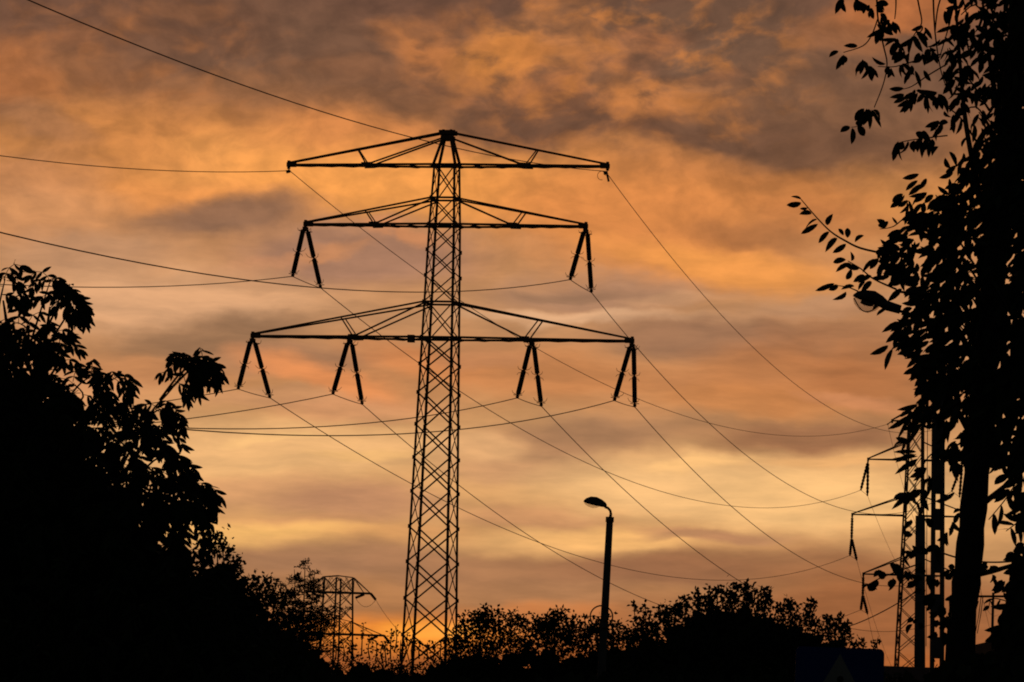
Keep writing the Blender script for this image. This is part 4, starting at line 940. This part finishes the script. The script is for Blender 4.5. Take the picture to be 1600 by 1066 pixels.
bush('leafy_bush', 'loose dark bush in front of the feathery tree foot', 'bush', [(385, 1000), (400, 930), (425, 915), (445, 950), (462, 985), (480, 1010), (505, 1030), (530, 1046), (560, 1180), (370, 1180)], 120, 6500, 7, 2.2, 1.6, M['leaf_c'],
     tips=[(400, 912, 405, 950), (440, 925, 440, 960), (470, 950, 468, 990), (500, 990, 498, 1015)], seed=33, core=[(390, 1010), (430, 985), (465, 1020), (500, 1050), (540, 1180), (370, 1180)], ncore=900)
bush('leafy_bush', 'low ragged bush at the foot of the big pylon', 'bush', [(490, 1036), (520, 1030), (560, 1024), (600, 1030), (640, 1040), (660, 1036), (690, 1030), (715, 1018), (740, 1030), (750, 1180), (480, 1180)], 200, 16000, 5.2, 1.7, 2, M['leaf_c'],
     tips=[(568, 975, 565, 1025), (580, 995, 578, 1030), (545, 1000, 548, 1030), (612, 985, 610, 1030), (604, 998, 603, 1030), (552, 1004, 553, 1034), (534, 1000, 536, 1034), (626, 1000, 625, 1034), (646, 996, 644, 1034), (676, 1004, 676, 1034), (690, 1000, 688, 1030), (618, 978, 616, 1020), (636, 990, 630, 1030), (598, 1008, 598, 1035), (656, 1000, 655, 1030), (668, 1004, 668, 1030), (522, 1000, 524, 1030), (708, 980, 706, 1020), (700, 996, 700, 1025), (588, 1004, 586, 1034)], seed=34, core=[(490, 1070), (560, 1066), (640, 1070), (740, 1060), (750, 1180), (480, 1180)], ncore=1400)
bush('leafy_bush', 'fine leaved airy bush to the left of the street lamp', 'bush', [(712, 1000), (722, 975), (735, 965), (758, 952), (775, 956), (790, 958), (806, 962), (822, 974), (838, 970), (868, 960), (884, 966), (900, 975), (925, 970), (950, 974), (985, 976), (1000, 1000), (1010, 1180), (700, 1180)], 150, 24000, 6.8, 2.1, 2, M['leaf_c'],
     tips=[(735, 962, 740, 990), (760, 948, 762, 980), (778, 950, 778, 985), (800, 956, 798, 985), (872, 950, 868, 985), (879, 951, 873, 980), (858, 962, 858, 990), (912, 962, 912, 990), (895, 966, 897, 990), (836, 966, 838, 990), (745, 958, 748, 985), (722, 972, 728, 1000), (968, 968, 968, 995)], seed=35, core=[(715, 1052), (780, 1038), (900, 1040), (1000, 1034), (1010, 1180), (700, 1180)], ncore=1200)
bush('leafy_bush', 'rounder darker bush of upright shoots between the street lamp and the blue sign', 'bush', [(985, 1000), (1000, 975), (1030, 965), (1055, 950), (1080, 940), (1100, 928), (1130, 925), (1160, 922), (1185, 930), (1200, 940), (1235, 955), (1262, 965), (1290, 975), (1315, 985), (1328, 1010), (1345, 1060), (1350, 1180), (970, 1180)], 90, 22000, 8, 2.4, 1.5, M['leaf_c'],
     tips=[(990, 942, 998, 985), (1009, 944, 1010, 985), (1030, 945, 1030, 975), (1042, 950, 1045, 980), (1070, 932, 1062, 965), (1089, 920, 1090, 955), (1108, 918, 1108, 950), (1122, 918, 1120, 950), (1140, 926, 1140, 955), (1151, 914, 1150, 945), (1164, 910, 1162, 945), (1178, 918, 1176, 950), (1195, 918, 1190, 950), (1200, 922, 1195, 955), (1222, 946, 1218, 970), (1238, 936, 1234, 965), (1262, 950, 1258, 975), (1232, 935, 1232, 960), (1270, 938, 1266, 965), (1296, 962, 1290, 985), (1312, 960, 1304, 990), (1325, 975, 1316, 1005), (1017, 975, 1020, 1000)], seed=36, core=[(1000, 1030), (1080, 985), (1150, 970), (1220, 992), (1300, 1022), (1340, 1180), (980, 1180)], ncore=2200, tipn=40)
bush('leafy_bush', 'thin sprays of leaves growing beside the low house roof', 'bush', [(1290, 1000), (1310, 980), (1330, 1000), (1345, 1010), (1365, 1020), (1380, 1180), (1290, 1180)], 84, 1200, 7, 2, .8, M['leaf_c'], tips=[(1308, 960, 1302, 1010), (1318, 975, 1312, 1015), (1330, 990, 1322, 1020), (1350, 1000, 1345, 1020), (1371, 998, 1362, 1020), (1340, 1002, 1336, 1020)], seed=37, tipn=20, tipspread=5)
bush('hedge', 'low black hedge along the bottom edge in front of the tall pylon', 'hedge', [(-40, 1050), (200, 1048), (420, 1046), (560, 1060), (700, 1062), (860, 1060), (1000, 1058), (1230, 1054), (1230, 1240), (-40, 1240)], 60, 9000, 10, 3.5, 1.0, M['leaf_c'], seed=38, core=[(-40, 1066), (500, 1070), (640, 1082), (1000, 1080), (1230, 1072), (1230, 1240), (-40, 1240)], ncore=5000, stems=12)
bush('hedge', 'black hedge in front of the leaning trunk and low house', 'hedge', [(1380, 1066), (1440, 1056), (1500, 1044), (1640, 1025), (1640, 1240), (1380, 1240)], 48, 4000, 10, 3.5, .8, M['leaf_c'], seed=39, core=[(1380, 1085), (1470, 1070), (1640, 1050), (1640, 1240), (1380, 1240)], ncore=1500, stems=6)

# ---- evening air
hb_ = MB(); hb_.beam((-620, 502.5, 28), (620, 502.5, 28), 1325, 58)
hm = bpy.data.materials.new('haze_air'); hm.use_nodes = True; ht = hm.node_tree; ht.nodes.clear()
ho = ht.nodes.new('ShaderNodeOutputMaterial'); hv = ht.nodes.new('ShaderNodeVolumePrincipled')
hv.inputs['Color'].default_value = (.92, .85, .78, 1); hv.inputs['Density'].default_value = .0003; hv.inputs['Anisotropy'].default_value = .5
ht.links.new(hv.outputs[0], ho.inputs['Volume'])
tag(hb_.build('haze', hm), kind='stuff')
